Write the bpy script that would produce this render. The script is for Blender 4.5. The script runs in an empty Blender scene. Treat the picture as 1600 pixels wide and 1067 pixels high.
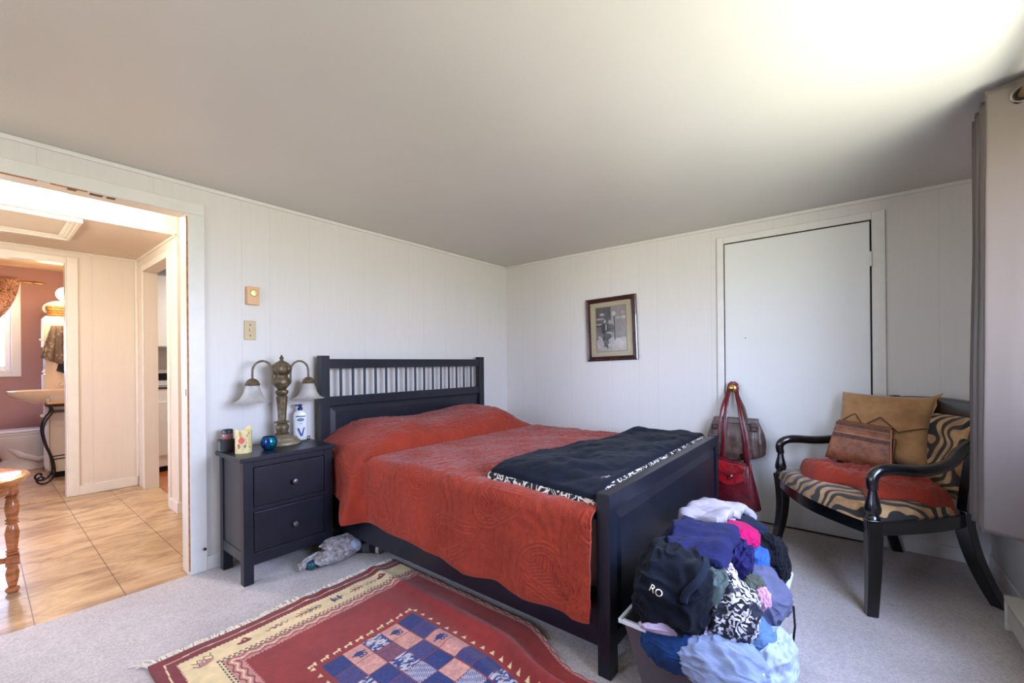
import bpy, bmesh, math, random
import numpy as np
from mathutils import Matrix, Vector, noise as mnoise
PI = math.pi
S = bpy.context.scene
COL = S.collection

# ------------------------------------------------------------------ camera, world, exposure
HEAD = 0.673
cam_d = bpy.data.cameras.new('camera'); cam = bpy.data.objects.new('camera', cam_d); COL.objects.link(cam)
cam.matrix_world = Matrix.Translation((-3.453, -2.833, 1.138)) @ Matrix.Rotation(HEAD - PI/2, 4, 'Z') @ Matrix.Rotation(PI/2, 4, 'X') @ Matrix.Rotation(-0.009, 4, 'Z')
cam_d.sensor_width = 36; cam_d.lens = 667.38/1600*36; cam_d.shift_y = 34.05/1600; cam_d.clip_start = 0.02
S.camera = cam
S.view_settings.view_transform = 'Standard'; S.view_settings.look = 'None'; S.view_settings.gamma = 1
S.view_settings.use_curve_mapping = False
S.view_settings.exposure = 1.04
WX0, WX1, WZ0, WZ1 = -2.75, -1.30, 0.92, 1.95        # the bedroom window in wall_window
VX0 = -1.75; VX1 = -1.20                               # unseen window, added for soft light in wall_rear (y range)
w = bpy.data.worlds.new('daylight'); S.world = w; w.use_nodes = True
nt = w.node_tree; bg = nt.nodes['Background']
tc = nt.nodes.new('ShaderNodeTexCoord'); sx = nt.nodes.new('ShaderNodeSeparateXYZ'); cr = nt.nodes.new('ShaderNodeValToRGB')
mr = nt.nodes.new('ShaderNodeMapRange'); mr.inputs['From Min'].default_value = -1; mr.inputs['From Max'].default_value = 1
nt.links.new(tc.outputs['Generated'], sx.inputs[0]); nt.links.new(sx.outputs['Z'], mr.inputs['Value']); nt.links.new(mr.outputs[0], cr.inputs[0]); nt.links.new(cr.outputs[0], bg.inputs[0])
e = cr.color_ramp.elements
e[0].position = 0.0; e[0].color = (0.56, 0.58, 0.49, 1)
e[1].position = 0.47; e[1].color = (0.61, 0.63, 0.54, 1)
e2 = e.new(0.53); e2.color = (0.76, 0.90, 1.26, 1)
e3 = e.new(1.0); e3.color = (0.60, 0.80, 1.42, 1)
bg.inputs[1].default_value = 11.6

def area(name, loc, rot, sx_, sy_, power, col=(1, 1, 1), portal=False):
    d = bpy.data.lights.new(name, 'AREA'); d.shape = 'RECTANGLE'; d.size = sx_; d.size_y = sy_; d.energy = power; d.color = col
    d.cycles.is_portal = portal
    o = bpy.data.objects.new(name, d); COL.objects.link(o); o.location = loc; o.rotation_euler = rot
    return o
# portals guide the sky light through the wall openings
area('window_portal', ((WX0+WX1)/2, -3.50, (WZ0+WZ1)/2), (PI/2, 0, 0), WX1-WX0, WZ1-WZ0, 1, portal=True)
area('added_window_portal', (-5.28, (VX0+VX1)/2, 1.45), (0, -PI/2, 0), 1.1, VX1-VX0, 1, portal=True)
area('kitchen_window_portal', (-5.28, 0.75, 1.4), (0, -PI/2, 0), 1.1, 0.8, 1, portal=True)
# lamps of the place: hallway fixture and bathroom vanity lamp
hl = bpy.data.lights.new('hall_fixture_light', 'POINT'); hl.energy = 17; hl.color = (1, .90, .77); hl.shadow_soft_size = .06
ho = bpy.data.objects.new('hall_fixture_light', hl); COL.objects.link(ho); ho.location = (-3.12, 0.98, 2.13)
area('hall_fixture_uplight', (-3.30, 1.00, 2.262), (PI, 0, 0), 0.36, 0.10, 14, (1, 0.92, 0.82))

area('kitchen_fill_light', (-1.4, 2.4, 2.29), (0, 0, 0), 0.4, 0.4, 14, (1, .95, .88))  # unseen lamp, added to brighten the dark kitchen

# ------------------------------------------------------------------ helpers
def lin(c):
    return tuple(((v/255)/12.92 if v/255 <= .04045 else ((v/255+.055)/1.055)**2.4) for v in c)
H3 = np.random.RandomState(7).rand(64, 64, 64)
def vn(x, y, z=0.0, s=0):
    x = np.asarray(x, float)+s*7.31; y = np.asarray(y, float)+s*3.77; z = np.asarray(z, float)+s*1.93+0*x
    y = y+0*x
    xi, yi, zi = np.floor(x).astype(int), np.floor(y).astype(int), np.floor(z).astype(int)
    fx, fy, fz = x-xi, y-yi, z-zi
    fx, fy, fz = [f*f*(3-2*f) for f in (fx, fy, fz)]
    g = lambda a, b, c: H3[(xi+a) & 63, (yi+b) & 63, (zi+c) & 63]
    l = lambda a, b, t: a+(b-a)*t
    return l(l(l(g(0,0,0), g(1,0,0), fx), l(g(0,1,0), g(1,1,0), fx), fy), l(l(g(0,0,1), g(1,0,1), fx), l(g(0,1,1), g(1,1,1), fx), fy), fz)*2-1
def fbm(x, y, z=0.0, s=0, o=3):
    r = 0; a = 1.; f = 1.
    for i in range(o):
        r = r + a*vn(np.asarray(x)*f, np.asarray(y)*f, np.asarray(z)*f, s+i); a *= .5; f *= 2
    return r
def ss(a, b, x):
    t = np.clip((np.asarray(x, float)-a)/(b-a), 0, 1); return t*t*(3-2*t)

class MB:
    def __init__(s): s.v = []; s.f = []
    def add(s, vs, fs, T=None):
        n = len(s.v)
        if T is not None: vs = [tuple(T @ Vector(v)) for v in vs]
        s.v += [tuple(v) for v in vs]; s.f += [tuple(i+n for i in f) for f in fs]; return s
    def box(s, x0, x1, y0, y1, z0, z1, T=None):
        vs = [(x0,y0,z0),(x1,y0,z0),(x1,y1,z0),(x0,y1,z0),(x0,y0,z1),(x1,y0,z1),(x1,y1,z1),(x0,y1,z1)]
        return s.add(vs, [(3,2,1,0),(4,5,6,7),(0,1,5,4),(1,2,6,5),(2,3,7,6),(3,0,4,7)], T)
    def lathe(s, prof, c=(0,0,0), n=24, T=None, sq=1.0, lobes=0, lob=0.0, lz=None):
        vs = []; fs = []
        m = len(prof)
        for r, z in prof:
            for i in range(n):
                a = 2*PI*i/n
                rr = r*(1+(lob*abs(math.sin(a*lobes/2))-lob/2 if lobes and (lz is None or lz[0] <= z <= lz[1]) else 0))
                vs.append((c[0]+rr*math.cos(a), c[1]+rr*math.sin(a)*sq, c[2]+z))
        for j in range(m-1):
            for i in range(n):
                a = j*n+i; b = j*n+(i+1) % n
                fs.append((a, b, b+n, a+n))
        if prof[0][0] > 1e-5: fs.append(tuple(reversed(range(n))))
        if prof[-1][0] > 1e-5: fs.append(tuple(range((m-1)*n, m*n)))
        return s.add(vs, fs, T)
    def tube(s, pts, r, n=10, T=None, caps=True, flat=1.0, up=None):
        P = [Vector(p) for p in pts]; R = r if isinstance(r, (list, tuple)) else [r]*len(P)
        vs = []; fs = []; prev = None
        for k, p in enumerate(P):
            t = (P[min(k+1, len(P)-1)]-P[max(k-1, 0)]).normalized()
            if prev is None:
                u = Vector(up) if up is not None else (Vector((0,0,1)) if abs(t.z) < .9 else Vector((1,0,0)))
                a = (u-t*u.dot(t)).normalized()
            else:
                a = prev-t*prev.dot(t)
                a = a.normalized() if a.length > 1e-6 else prev
            prev = a; b = t.cross(a)
            for i in range(n):
                q = 2*PI*i/n
                vs.append(tuple(p+(a*math.cos(q)*flat+b*math.sin(q))*R[k]))
        for k in range(len(P)-1):
            for i in range(n):
                fs.append((k*n+i, k*n+(i+1) % n, (k+1)*n+(i+1) % n, (k+1)*n+i))
        if caps: fs += [tuple(reversed(range(n))), tuple(range((len(P)-1)*n, len(P)*n))]
        return s.add(vs, fs, T)
    def grid(s, X, Y, Z, wrapu=False, flip=False, T=None):
        nu, nv = X.shape
        vs = np.stack([X.ravel(), Y.ravel(), Z.ravel()], 1).tolist()
        fs = []
        for i in range(nu if wrapu else nu-1):
            i2 = (i+1) % nu
            for j in range(nv-1):
                q = (i*nv+j, i2*nv+j, i2*nv+j+1, i*nv+j+1)
                fs.append(q[::-1] if flip else q)
        return s.add(vs, fs, T)
    def prism(s, poly, y0, y1, axis='y', T=None):      # polygon in the plane normal to axis
        n = len(poly)
        mp = {'y': lambda a, b, c: (a, c, b), 'x': lambda a, b, c: (c, a, b), 'z': lambda a, b, c: (a, b, c)}[axis]
        vs = [mp(a, b, y0) for a, b in poly]+[mp(a, b, y1) for a, b in poly]
        fs = [tuple(range(n)), tuple(reversed(range(n, 2*n)))]+[(i, i+n, (i+1) % n+n, (i+1) % n) for i in range(n)]
        return s.add(vs, fs, T)
    def sphere(s, c, rx, ry=None, rz=None, n=20, m=12, T=None):
        ry = ry or rx; rz = rz or rx
        th = np.linspace(0, PI, m+1)[:, None]; ph = np.linspace(0, 2*PI, n, endpoint=False)[None, :]
        X = c[0]+rx*np.sin(th)*np.cos(ph); Y = c[1]+ry*np.sin(th)*np.sin(ph); Z = c[2]+rz*np.cos(th)+0*ph
        return s.grid(X.T, Y.T, Z.T, wrapu=True, T=T, flip=True)

WM = {}
def setp(o, label=None, cat=None, group=None, kind=None):
    if label: o['label'] = label
    if cat: o['category'] = cat
    if group: o['group'] = group
    if kind: o['kind'] = kind
    return o
def thing(name, label, cat, loc=(0,0,0), rz=0, group=None):
    o = bpy.data.objects.new(name, None); COL.objects.link(o); o.empty_display_size = .05
    o.location = loc; o.rotation_euler = (0, 0, rz)
    WM[o] = Matrix.Translation(loc) @ Matrix.Rotation(rz, 4, 'Z')
    return setp(o, label, cat, group)
def mesh(name, mb, M, fix=True):
    me = bpy.data.meshes.new(name); me.from_pydata(mb.v, [], mb.f); me.update()
    if fix:
        bm = bmesh.new(); bm.from_mesh(me); bmesh.ops.recalc_face_normals(bm, faces=bm.faces); bm.to_mesh(me); bm.free()
    for m in (M if isinstance(M, list) else [M]): me.materials.append(m)
    return me
def part(name, mb, M, parent=None, label=None, smooth=None, bevel=0, solid=0, sub=0, local=False, kind=None, fix=True, group=None, cat=None, wn=True):
    """one mesh object; vertices in world coordinates unless local"""
    me = mesh(name, mb, M, fix)
    o = bpy.data.objects.new(name, me); COL.objects.link(o)
    if parent is not None:
        o.parent = parent; WM[o] = WM[parent]
        if not local: me.transform(WM[parent].inverted())
    else:
        vs = np.array(mb.v); lo = vs.min(0); hi = vs.max(0)
        b = Vector(((lo[0]+hi[0])/2, (lo[1]+hi[1])/2, lo[2]))
        me.transform(Matrix.Translation(-b)); o.location = b; WM[o] = Matrix.Translation(b)
    if smooth is not None:
        me.shade_smooth() if smooth is True else me.set_sharp_from_angle(angle=math.radians(smooth))
    if bevel:
        m = o.modifiers.new('b', 'BEVEL'); m.width = bevel; m.segments = 2; m.limit_method = 'ANGLE'; m.angle_limit = math.radians(40); m.harden_normals = False
    if solid:
        m = o.modifiers.new('s', 'SOLIDIFY'); m.thickness = solid; m.offset = 0
    if sub:
        m = o.modifiers.new('d', 'SUBSURF'); m.levels = sub; m.render_levels = sub
    return setp(o, label, cat, group, kind)
def single(name, mb, M, label, cat, group=None, **k):
    return part(name, mb, M, None, label, group=group, cat=cat, **k)
def struct(name, mb, M, **k):
    return part(name, mb, M, None, kind='structure', **k)
def B(*a, **k): return MB().box(*a, **k)
def text_mb(txt, size, T, ext=0.0004):
    cu = bpy.data.curves.new('t', 'FONT'); cu.body = txt; cu.size = size; cu.align_x = 'CENTER'; cu.align_y = 'CENTER'; cu.extrude = ext
    o = bpy.data.objects.new('t', cu); me = bpy.data.meshes.new_from_object(o)
    mb = MB().add([tuple(v.co) for v in me.vertices], [tuple(p.vertices) for p in me.polygons], T)
    bpy.data.objects.remove(o); bpy.data.curves.remove(cu); bpy.data.meshes.remove(me)
    return mb

# ------------------------------------------------------------------ materials
def newmat(name):
    m = bpy.data.materials.new(name); m.use_nodes = True
    return m, m.node_tree, m.node_tree.nodes['Principled BSDF']
def NN(nt, typ, ins=(), **k):
    n = nt.nodes.new(typ)
    for a, b in k.items(): setattr(n, a, b)
    for a, b in (ins.items() if isinstance(ins, dict) else enumerate(ins)):
        if b is None: continue
        if isinstance(b, bpy.types.NodeSocket): nt.links.new(b, n.inputs[a])
        else: n.inputs[a].default_value = b
    return n
def coords(nt, sc=(1,1,1), kind='Object', rot=(0,0,0)):
    t = nt.nodes.new('ShaderNodeTexCoord')
    return NN(nt, 'ShaderNodeMapping', {'Vector': t.outputs[kind], 'Scale': sc, 'Rotation': rot}).outputs[0]
def mix(nt, fac, a, b):
    n = nt.nodes.new('ShaderNodeMix'); n.data_type = 'RGBA'
    for k, v in ((0, fac), (6, a), (7, b)):
        if isinstance(v, bpy.types.NodeSocket): nt.links.new(v, n.inputs[k])
        else: n.inputs[k].default_value = (v if k == 0 else (*v, 1))
    return n.outputs[2]
def ramp(nt, fac, stops, const=False):
    n = nt.nodes.new('ShaderNodeValToRGB'); nt.links.new(fac, n.inputs[0]); r = n.color_ramp
    if const: r.interpolation = 'CONSTANT'
    r.elements[0].position = stops[0][0]; r.elements[0].color = (*stops[0][1], 1)
    r.elements[1].position = stops[-1][0]; r.elements[1].color = (*stops[-1][1], 1)
    for p, c in stops[1:-1]:
        x = r.elements.new(p); x.color = (*c, 1)
    return n.outputs[0]
def bumpn(nt, bs, h, st=.3, dist=.01):
    n = NN(nt, 'ShaderNodeBump', {'Height': h, 'Strength': st, 'Distance': dist})
    nt.links.new(n.outputs[0], bs.inputs['Normal'])
def noise(nt, v, sc, det=3, dis=0, rough=.5):
    return NN(nt, 'ShaderNodeTexNoise', {'Vector': v, 'Scale': sc, 'Detail': det, 'Distortion': dis, 'Roughness': rough}).outputs[0]
MC = {}
def mat(name, rgb, rough=.5, metal=0, var=0, vs=6, bump=0, bsc=60, sc=(1,1,1), sheen=0, coat=0, emit=0, rgb2=None, spec=None, trans=0):
    if name in MC: return MC[name]
    m, nt, bs = newmat(name); c = lin(rgb)
    bs.inputs['Roughness'].default_value = rough; bs.inputs['Metallic'].default_value = metal
    bs.inputs['Base Color'].default_value = (*c, 1)
    v = coords(nt, sc)
    c2 = lin(rgb2) if rgb2 else tuple(x*(1-var) for x in c)
    if var or rgb2:
        f = ramp(nt, noise(nt, v, vs, 4), [(.35, (0,0,0)), (.65, (1,1,1))])
        nt.links.new(mix(nt, f, c2, c), bs.inputs['Base Color'])
    if bump: bumpn(nt, bs, noise(nt, v, bsc, 3), bump, .004)
    if sheen: bs.inputs['Sheen Weight'].default_value = sheen; bs.inputs['Sheen Roughness'].default_value = .5
    if coat: bs.inputs['Coat Weight'].default_value = coat; bs.inputs['Coat Roughness'].default_value = .15
    if spec is not None: bs.inputs['Specular IOR Level'].default_value = spec
    if trans: bs.inputs['Transmission Weight'].default_value = trans
    if emit: bs.inputs['Emission Color'].default_value = (*c, 1); bs.inputs['Emission Strength'].default_value = emit
    MC[name] = m; return m
def panel_wall(name, rgb, axis, period=.4067, off=0.0):
    m, nt, bs = newmat(name); c = lin(rgb); t = nt.nodes.new('ShaderNodeTexCoord')
    sp = NN(nt, 'ShaderNodeSeparateXYZ', [t.outputs['Generated']])
    g = NN(nt, 'ShaderNodeNewGeometry'); sp = NN(nt, 'ShaderNodeSeparateXYZ', [g.outputs['Position']])
    def groove(p, o, wd):
        a = NN(nt, 'ShaderNodeMath', [sp.outputs[axis], o], operation='ADD').outputs[0]
        a = NN(nt, 'ShaderNodeMath', [a, p], operation='PINGPONG').outputs[0]
        return NN(nt, 'ShaderNodeMath', [a, wd], operation='LESS_THAN').outputs[0]
    gr = NN(nt, 'ShaderNodeMath', [groove(period/2, off, .0022), groove(1.22/2, off+.25, .0022)], operation='MAXIMUM').outputs[0]
    v = coords(nt, (1, 1, 1)); st = noise(nt, coords(nt, (9, 9, .5)), 8, 3)
    base = mix(nt, ramp(nt, noise(nt, v, 1.7, 4), [(.3, (0,0,0)), (.7, (1,1,1))]), tuple(x*.955 for x in c), c)
    base = mix(nt, ramp(nt, st, [(.4, (0,0,0)), (.6, (.35,.35,.35))]), base, tuple(x*.93 for x in c))
    nt.links.new(mix(nt, NN(nt, 'ShaderNodeMath', [gr, .17], operation='MULTIPLY').outputs[0], base, tuple(x*.45 for x in c)), bs.inputs['Base Color'])
    bs.inputs['Roughness'].default_value = .42
    h = NN(nt, 'ShaderNodeMath', [noise(nt, v, 90, 2), NN(nt, 'ShaderNodeMath', [gr, 2.0], operation='MULTIPLY').outputs[0]], operation='SUBTRACT').outputs[0]
    bumpn(nt, bs, h, .12, .003)
    return m
def attr_mat(name, rough=.8, bump=.2, bsc=300, sheen=0, coat=0):
    if name in MC: return MC[name]
    m, nt, bs = newmat(name)
    a = NN(nt, 'ShaderNodeAttribute', attribute_name='Col')
    v = coords(nt); n = noise(nt, v, 25, 3)
    hsv = NN(nt, 'ShaderNodeHueSaturation', {'Color': a.outputs[0], 'Value': NN(nt, 'ShaderNodeMapRange', {'Value': n, 'From Min': .3, 'From Max': .7, 'To Min': .86, 'To Max': 1.1}).outputs[0]})
    nt.links.new(hsv.outputs[0], bs.inputs['Base Color'])
    bs.inputs['Roughness'].default_value = rough; bs.inputs['Sheen Weight'].default_value = sheen; bs.inputs['Coat Weight'].default_value = coat
    if bump: bumpn(nt, bs, noise(nt, v, bsc, 2), bump, .003)
    MC[name] = m; return m
def set_cols(o, cols):
    me = o.data; a = me.color_attributes.new('Col', 'FLOAT_COLOR', 'POINT')
    c = np.ones((len(me.vertices), 4), np.float32); c[:, :3] = cols; a.data.foreach_set('color', c.ravel())

WALL = (220, 215, 209)
m_wl = panel_wall('painted_panel_left', WALL, 0, off=2.467-.4067*7)
m_wr = panel_wall('painted_panel_right', WALL, 1, off=1.192)
m_wh = panel_wall('hall_panel', (222, 206, 188), 0, .3, .1)
m_wh2 = panel_wall('hall_panel_side', (222, 206, 188), 1, .3, .1)
m_trim = mat('painted_trim', (224, 221, 214), .35, var=.05, vs=12)
m_htrim = mat('hall_trim', (228, 216, 200), .35, var=.05, vs=12)
m_ceil = mat('ceiling_paint', (206, 202, 194), .33, var=.05, vs=1.2, bump=.12, bsc=140)
m_pink = mat('mauve_plaster', (178, 140, 138), .7, var=.06, vs=3)
m_door = mat('door_paint', (222, 222, 218), .4, var=.03, vs=2)
m_black = mat('black_stain', (20, 24, 36), .36, var=.35, vs=14, sc=(1, 1, 1), bump=.15, bsc=120)
m_black_sheen = mat('black_stain_sheen', (46, 43, 46), .30, var=.25, vs=14)  # lighter copy of the stain; side sheen put into its colour
m_lacq = mat('black_lacquer', (14, 14, 16), .22, coat=.6, var=.3, vs=20)
m_dark = mat('dark_part_and_gap_shade', (22, 18, 16), .9)  # own colour of dark parts; also shade painted into gaps and holes
m_brass = mat('brass', (198, 160, 92), .25, 1)
m_steel = mat('brushed_knob', (150, 148, 152), .3, 1)
m_chrome = mat('chrome', (225, 225, 228), .12, 1)
m_white = mat('white_gloss', (232, 232, 232), .25)
m_ivory = mat('ivory_plate', (196, 176, 130), .4)
m_plasticw = mat('milky_plastic', (205, 205, 212), .3, trans=.9)

def carpet_mat():
    m, nt, bs = newmat('carpet'); v = coords(nt); c = lin((218, 206, 200))
    a = ramp(nt, noise(nt, v, 2.2, 5, rough=.6), [(.38, tuple(x*.80 for x in c)), (.62, c)])
    sp = ramp(nt, noise(nt, v, 9, 4), [(.66, (0,0,0)), (.74, (.5,.5,.5))])
    a = mix(nt, sp, a, tuple(x*.62 for x in c))
    b = mix(nt, ramp(nt, noise(nt, v, 260, 2), [(.3, (0,0,0)), (.7, (1,1,1))]), tuple(x*.72 for x in c), a)
    n2 = NN(nt, 'ShaderNodeMix', data_type='RGBA', blend_type='MULTIPLY'); n2.inputs[0].default_value = .8
    nt.links.new(a, n2.inputs[6]); nt.links.new(ramp(nt, noise(nt, v, 110, 4, rough=.75), [(.36, (.62,.62,.62)), (.60, (1,1,1))]), n2.inputs[7])
    nt.links.new(n2.outputs[2], bs.inputs['Base Color'])
    bs.inputs['Roughness'].default_value = .95; bs.inputs['Sheen Weight'].default_value = .2; bs.inputs['Specular IOR Level'].default_value = .1
    bumpn(nt, bs, noise(nt, v, 120, 4, rough=.7), .9, .008); return m
def tile_mat():
    m, nt, bs = newmat('travertine_vinyl_tile'); g = NN(nt, 'ShaderNodeNewGeometry')
    mp = NN(nt, 'ShaderNodeMapping', {'Vector': g.outputs['Position'], 'Rotation': (0, 0, PI/2), 'Location': (0.2-.61*8, 3.298-.305*20, 0)})
    br = NN(nt, 'ShaderNodeTexBrick', {'Vector': mp.outputs[0], 'Scale': 1, 'Mortar Size': .0022, 'Brick Width': .61, 'Row Height': .305, 'Color1': (.0, .0, .0, 1), 'Color2': (1, 1, 1, 1), 'Mortar': (0, 0, 0, 1), 'Mortar Smooth': .1, 'Bias': 0.0})
    br.offset = .5
    v = coords(nt, (1.6, 3.2, 1)); wv = noise(nt, v, 1.5, 8, 1.6, .68)
    c = ramp(nt, wv, [(.30, lin((112, 86, 64))), (.42, lin((166, 130, 96))), (.54, lin((196, 162, 122))), (.70, lin((214, 188, 152)))])
    c = mix(nt, ramp(nt, br.outputs[0], [(0, (.0,.0,.0)), (1, (.22,.22,.22))]), c, lin((170, 128, 88)))
    c = mix(nt, br.outputs['Fac'], c, lin((92, 68, 50)))
    nt.links.new(c, bs.inputs['Base Color']); bs.inputs['Roughness'].default_value = .28
    return m
def stripe_mat():
    m, nt, bs = newmat('tiger_stripe_fabric'); v = coords(nt, (1, 1, 1))
    wv = NN(nt, 'ShaderNodeTexWave', {'Vector': coords(nt, (1, 1, 1.4), rot=(.3, .2, .5)), 'Scale': 5.2, 'Distortion': 13.0, 'Detail': 1.0, 'Detail Scale': 1.1, 'Detail Roughness': .3})
    wv.bands_direction = 'X'
    f = ramp(nt, wv.outputs[1], [(.43, (0,0,0)), (.50, (1,1,1))])
    tan = mix(nt, ramp(nt, noise(nt, v, 14, 3), [(.35, (0,0,0)), (.65, (1,1,1))]), lin((150, 108, 60)), lin((192, 154, 104)))
    nt.links.new(mix(nt, f, lin((20, 16, 15)), tan), bs.inputs['Base Color'])
    bs.inputs['Roughness'].default_value = .8; bs.inputs['Sheen Weight'].default_value = .3
    bumpn(nt, bs, noise(nt, v, 300, 2), .3, .003); return m
def print_mat(name, a, b, kind='leaf', sc=40):
    m, nt, bs = newmat(name); v = coords(nt)
    if kind == 'leaf':
        wv = NN(nt, 'ShaderNodeTexWave', {'Vector': v, 'Scale': sc*.5, 'Distortion': 14, 'Detail': 2, 'Detail Scale': 2.}); f = ramp(nt, wv.outputs[1], [(.5, (0,0,0)), (.58, (1,1,1))])
        n2 = ramp(nt, noise(nt, v, sc*.5, 2), [(.44, (0,0,0)), (.5, (1,1,1))])
        f = NN(nt, 'ShaderNodeMath', [f, n2], operation='MULTIPLY').outputs[0]
    elif kind == 'dots':
        vo = NN(nt, 'ShaderNodeTexVoronoi', {'Vector': v, 'Scale': sc}); f = ramp(nt, vo.outputs[0], [(.30, (1,1,1)), (.36, (0,0,0))])
    elif kind == 'scroll':
        vo = NN(nt, 'ShaderNodeTexNoise', {'Vector': v, 'Scale': sc, 'Detail': 0, 'Distortion': 1.5}); f = ramp(nt, vo.outputs[0], [(.42, (0,0,0)), (.46, (1,1,1)), (.56, (1,1,1)), (.60, (0,0,0))])
    else:
        wv = NN(nt, 'ShaderNodeTexWave', {'Vector': coords(nt, (1,1,1), rot=(0,0,.4)), 'Scale': sc, 'Distortion': .8, 'Detail': 1}); f = ramp(nt, wv.outputs[1], [(.35, (0,0,0)), (.65, (1,1,1))])
    nt.links.new(mix(nt, f, lin(a), lin(b)), bs.inputs['Base Color']); bs.inputs['Roughness'].default_value = .85
    bumpn(nt, bs, noise(nt, v, 250, 2), .25, .003); return m
def wood_mat(name, a, b, rough=.3, sc=(2, 2, 14), coat=.3):
    m, nt, bs = newmat(name); v = coords(nt, sc)
    nt.links.new(ramp(nt, noise(nt, v, 5, 5, .6), [(.35, lin(a)), (.65, lin(b))]), bs.inputs['Base Color'])
    bs.inputs['Roughness'].default_value = rough; bs.inputs['Coat Weight'].default_value = coat; return m
m_carpet = carpet_mat(); m_tile = tile_mat(); m_tiger = stripe_mat()

# ------------------------------------------------------------------ room shell
H = 2.14
struct('floor', B(-5.2, 0, -3.42, 0, -.06, 0), m_carpet)
struct('floor_hall', B(-5.2, 0, 0, 5.0, -.06, -.002), m_tile)
struct('ceiling', B(-5.3, .1, -3.52, .0, H, H+.05), m_ceil)
# wall_left: the long wall behind the bed, with the doorway
D0, D1, DT = -4.55, -2.735, 1.975
mb = B(D1, .1, 0, .1, 0, 2.36); mb.box(-5.3, D0, 0, .1, 0, 2.36); mb.box(D0, D1, 0, .1, DT, 2.36)
struct('wall_left', mb, m_wl)
struct('wall_right', B(0, .1, -3.52, 0, 0, H), m_wr)
mb = B(-5.3, WX0, -3.52, -3.42, 0, H); mb.box(WX1, 0, -3.52, -3.42, 0, H); mb.box(WX0, WX1, -3.52, -3.42, 0, WZ0); mb.box(WX0, WX1, -3.52, -3.42, WZ1, H)
struct('wall_window', mb, m_wl)
def hole_wall(xa, xb, ya, yb, z1, y0, y1, za, zb):
    mb = B(xa, xb, ya, y0, 0, z1); mb.box(xa, xb, y1, yb, 0, z1); mb.box(xa, xb, y0, y1, 0, za); mb.box(xa, xb, y0, y1, zb, z1); return mb
struct('wall_rear', hole_wall(-5.3, -5.2, -3.42, 0, H, VX0, VX1, .9, 2.0), m_wr)
# crown moulding and baseboards
def crown(x0, x1, y0, y1): return B(x0, x1, y0, y1, H-.022, H)
struct('trim_1', crown(-5.2, 0, -.014, 0), m_trim, bevel=.004)
struct('trim_2', crown(-.014, 0, -3.42, -.014), m_trim, bevel=.004)
struct('baseboard_left', B(-2.655, -.014, -.012, 0, 0, .075), m_trim, bevel=.003)
mb = B(-.012, 0, -2.045, -.0, 0, .075); mb.box(-.012, 0, -3.42, -2.997, 0, .075)
struct('baseboard_right', mb, m_trim, bevel=.003)
struct('baseboard_window', B(-5.2, -.012, -3.42, -3.408, 0, .075), m_trim, bevel=.003)
struct('trim_3', B(-.008, 0, -.008, 0, .0, H-.022), m_trim)        # corner bead
# doorway casing with stepped end and jamb lining
struct('trim_4', B(D1+.004, -2.655, -.014, 0, 0, DT-.004), m_trim, bevel=.003)
struct('trim_5', B(-4.63, -2.655, -.014, 0, DT-.004, 2.035), m_trim, bevel=.003)
mb = B(D1-.004, D1+.006, -.004, .104, 0, DT); mb.box(D0, D1, -.002, .104, DT-.006, DT+.004)
struct('trim_6', mb, m_htrim, bevel=.002)
raw = mat('raw_wood_edge', (190, 130, 84), .7, rgb2=(150, 96, 60), vs=30)
rs = random.Random(4)
mb = MB()
for x0, x1 in ((-3.6, -3.28), (-3.24, -3.12)): mb.box(x0, x1, -.0045, .0, DT-.0085, DT-.003)
mb.box(-2.7385, -2.731, -.006, -.003, 0.02, DT-.02)
struct('trim_7', mb, raw)
t = thing('strike_plate', 'small worn brass strike plate on the edge of the doorway jamb', 'latch plate', (-2.735, -.0, .985))
part('plate', B(-2.7385, -2.7365, .004, .030, .955, 1.035), mat('worn_brass', (150, 116, 70), .4, .8), t, bevel=.001)
part('latch_hole', B(-2.7392, -2.7384, .010, .022, .975, 1.012), m_dark, t)
t = thing('door_stop', 'small dark screw stub low on the white doorway casing', 'door stop', (-2.668, -.014, .12))
part('screw', MB().tube([(-2.672, -.014, .128), (-2.672, -.03, .128)], .004, 8), m_steel, t)
part('tip', MB().sphere((-2.672, -.036, .129), .008, n=10, m=6), m_dark, t)
for x0, x1, y in ((-3.185, -3.155, .006), (-3.11, -3.065, .012), (-3.05, -3.02, .010)): single('hinge_remnant', B(x0, x1, y-.006, y+.018, DT-.0095, DT-.004), mat('tarnished_metal', (96, 84, 72), .5, .7), 'small tarnished metal scrap under the doorway header '+{-3.185: 'nearest the ceiling light', -3.11: 'in the middle of the three', -3.05: 'farthest from the ceiling light'}[x0], 'metal scrap', group='metal scraps under the doorway header')

# closet door on wall_right
CY0, CY1, CT = -2.925, -2.098, 2.0
t = thing('door_1', None, None, (0, -2.51, 0)); setp(t, kind='structure', label='plain white slab closet door with round brass knob')
part('slab', B(-.020, -.002, CY0+.004, CY1-.004, .012, CT-.006), m_door, t, bevel=.003)
kn = part('door_knob', MB().lathe([(.028, 0), (.028, .004), (.012, .008), (.010, .036), (.022, .042), (.0275, .052), (.025, .062), (.014, .067), (0, .068)], n=24, T=Matrix.Translation((-.020, -2.158, .945)) @ Matrix.Rotation(-PI/2, 4, 'Y')), m_brass, t, smooth=40)
for z in (1.76, .25):
    hmb = B(-.024, -.020, CY0-.002, CY0+.018, z-.035, z+.035); hmb.lathe([(.006, -.045), (.006, .045)], (-.025, CY0-.001, z), 10)
    part('hinge', hmb, m_trim, t)
part('keyhole', MB().lathe([(.004, 0), (.003, .002)], n=10, T=Matrix.Translation((-.020, -2.235, 1.305)) @ Matrix.Rotation(-PI/2, 4, 'Y')), m_dark, t)
struct('door_gap_shade', B(-.002, -.0005, CY0-.004, CY1+.004, .0, CT+.004), m_dark)  # dark sheet standing in for the shade in the gaps around the door
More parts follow.
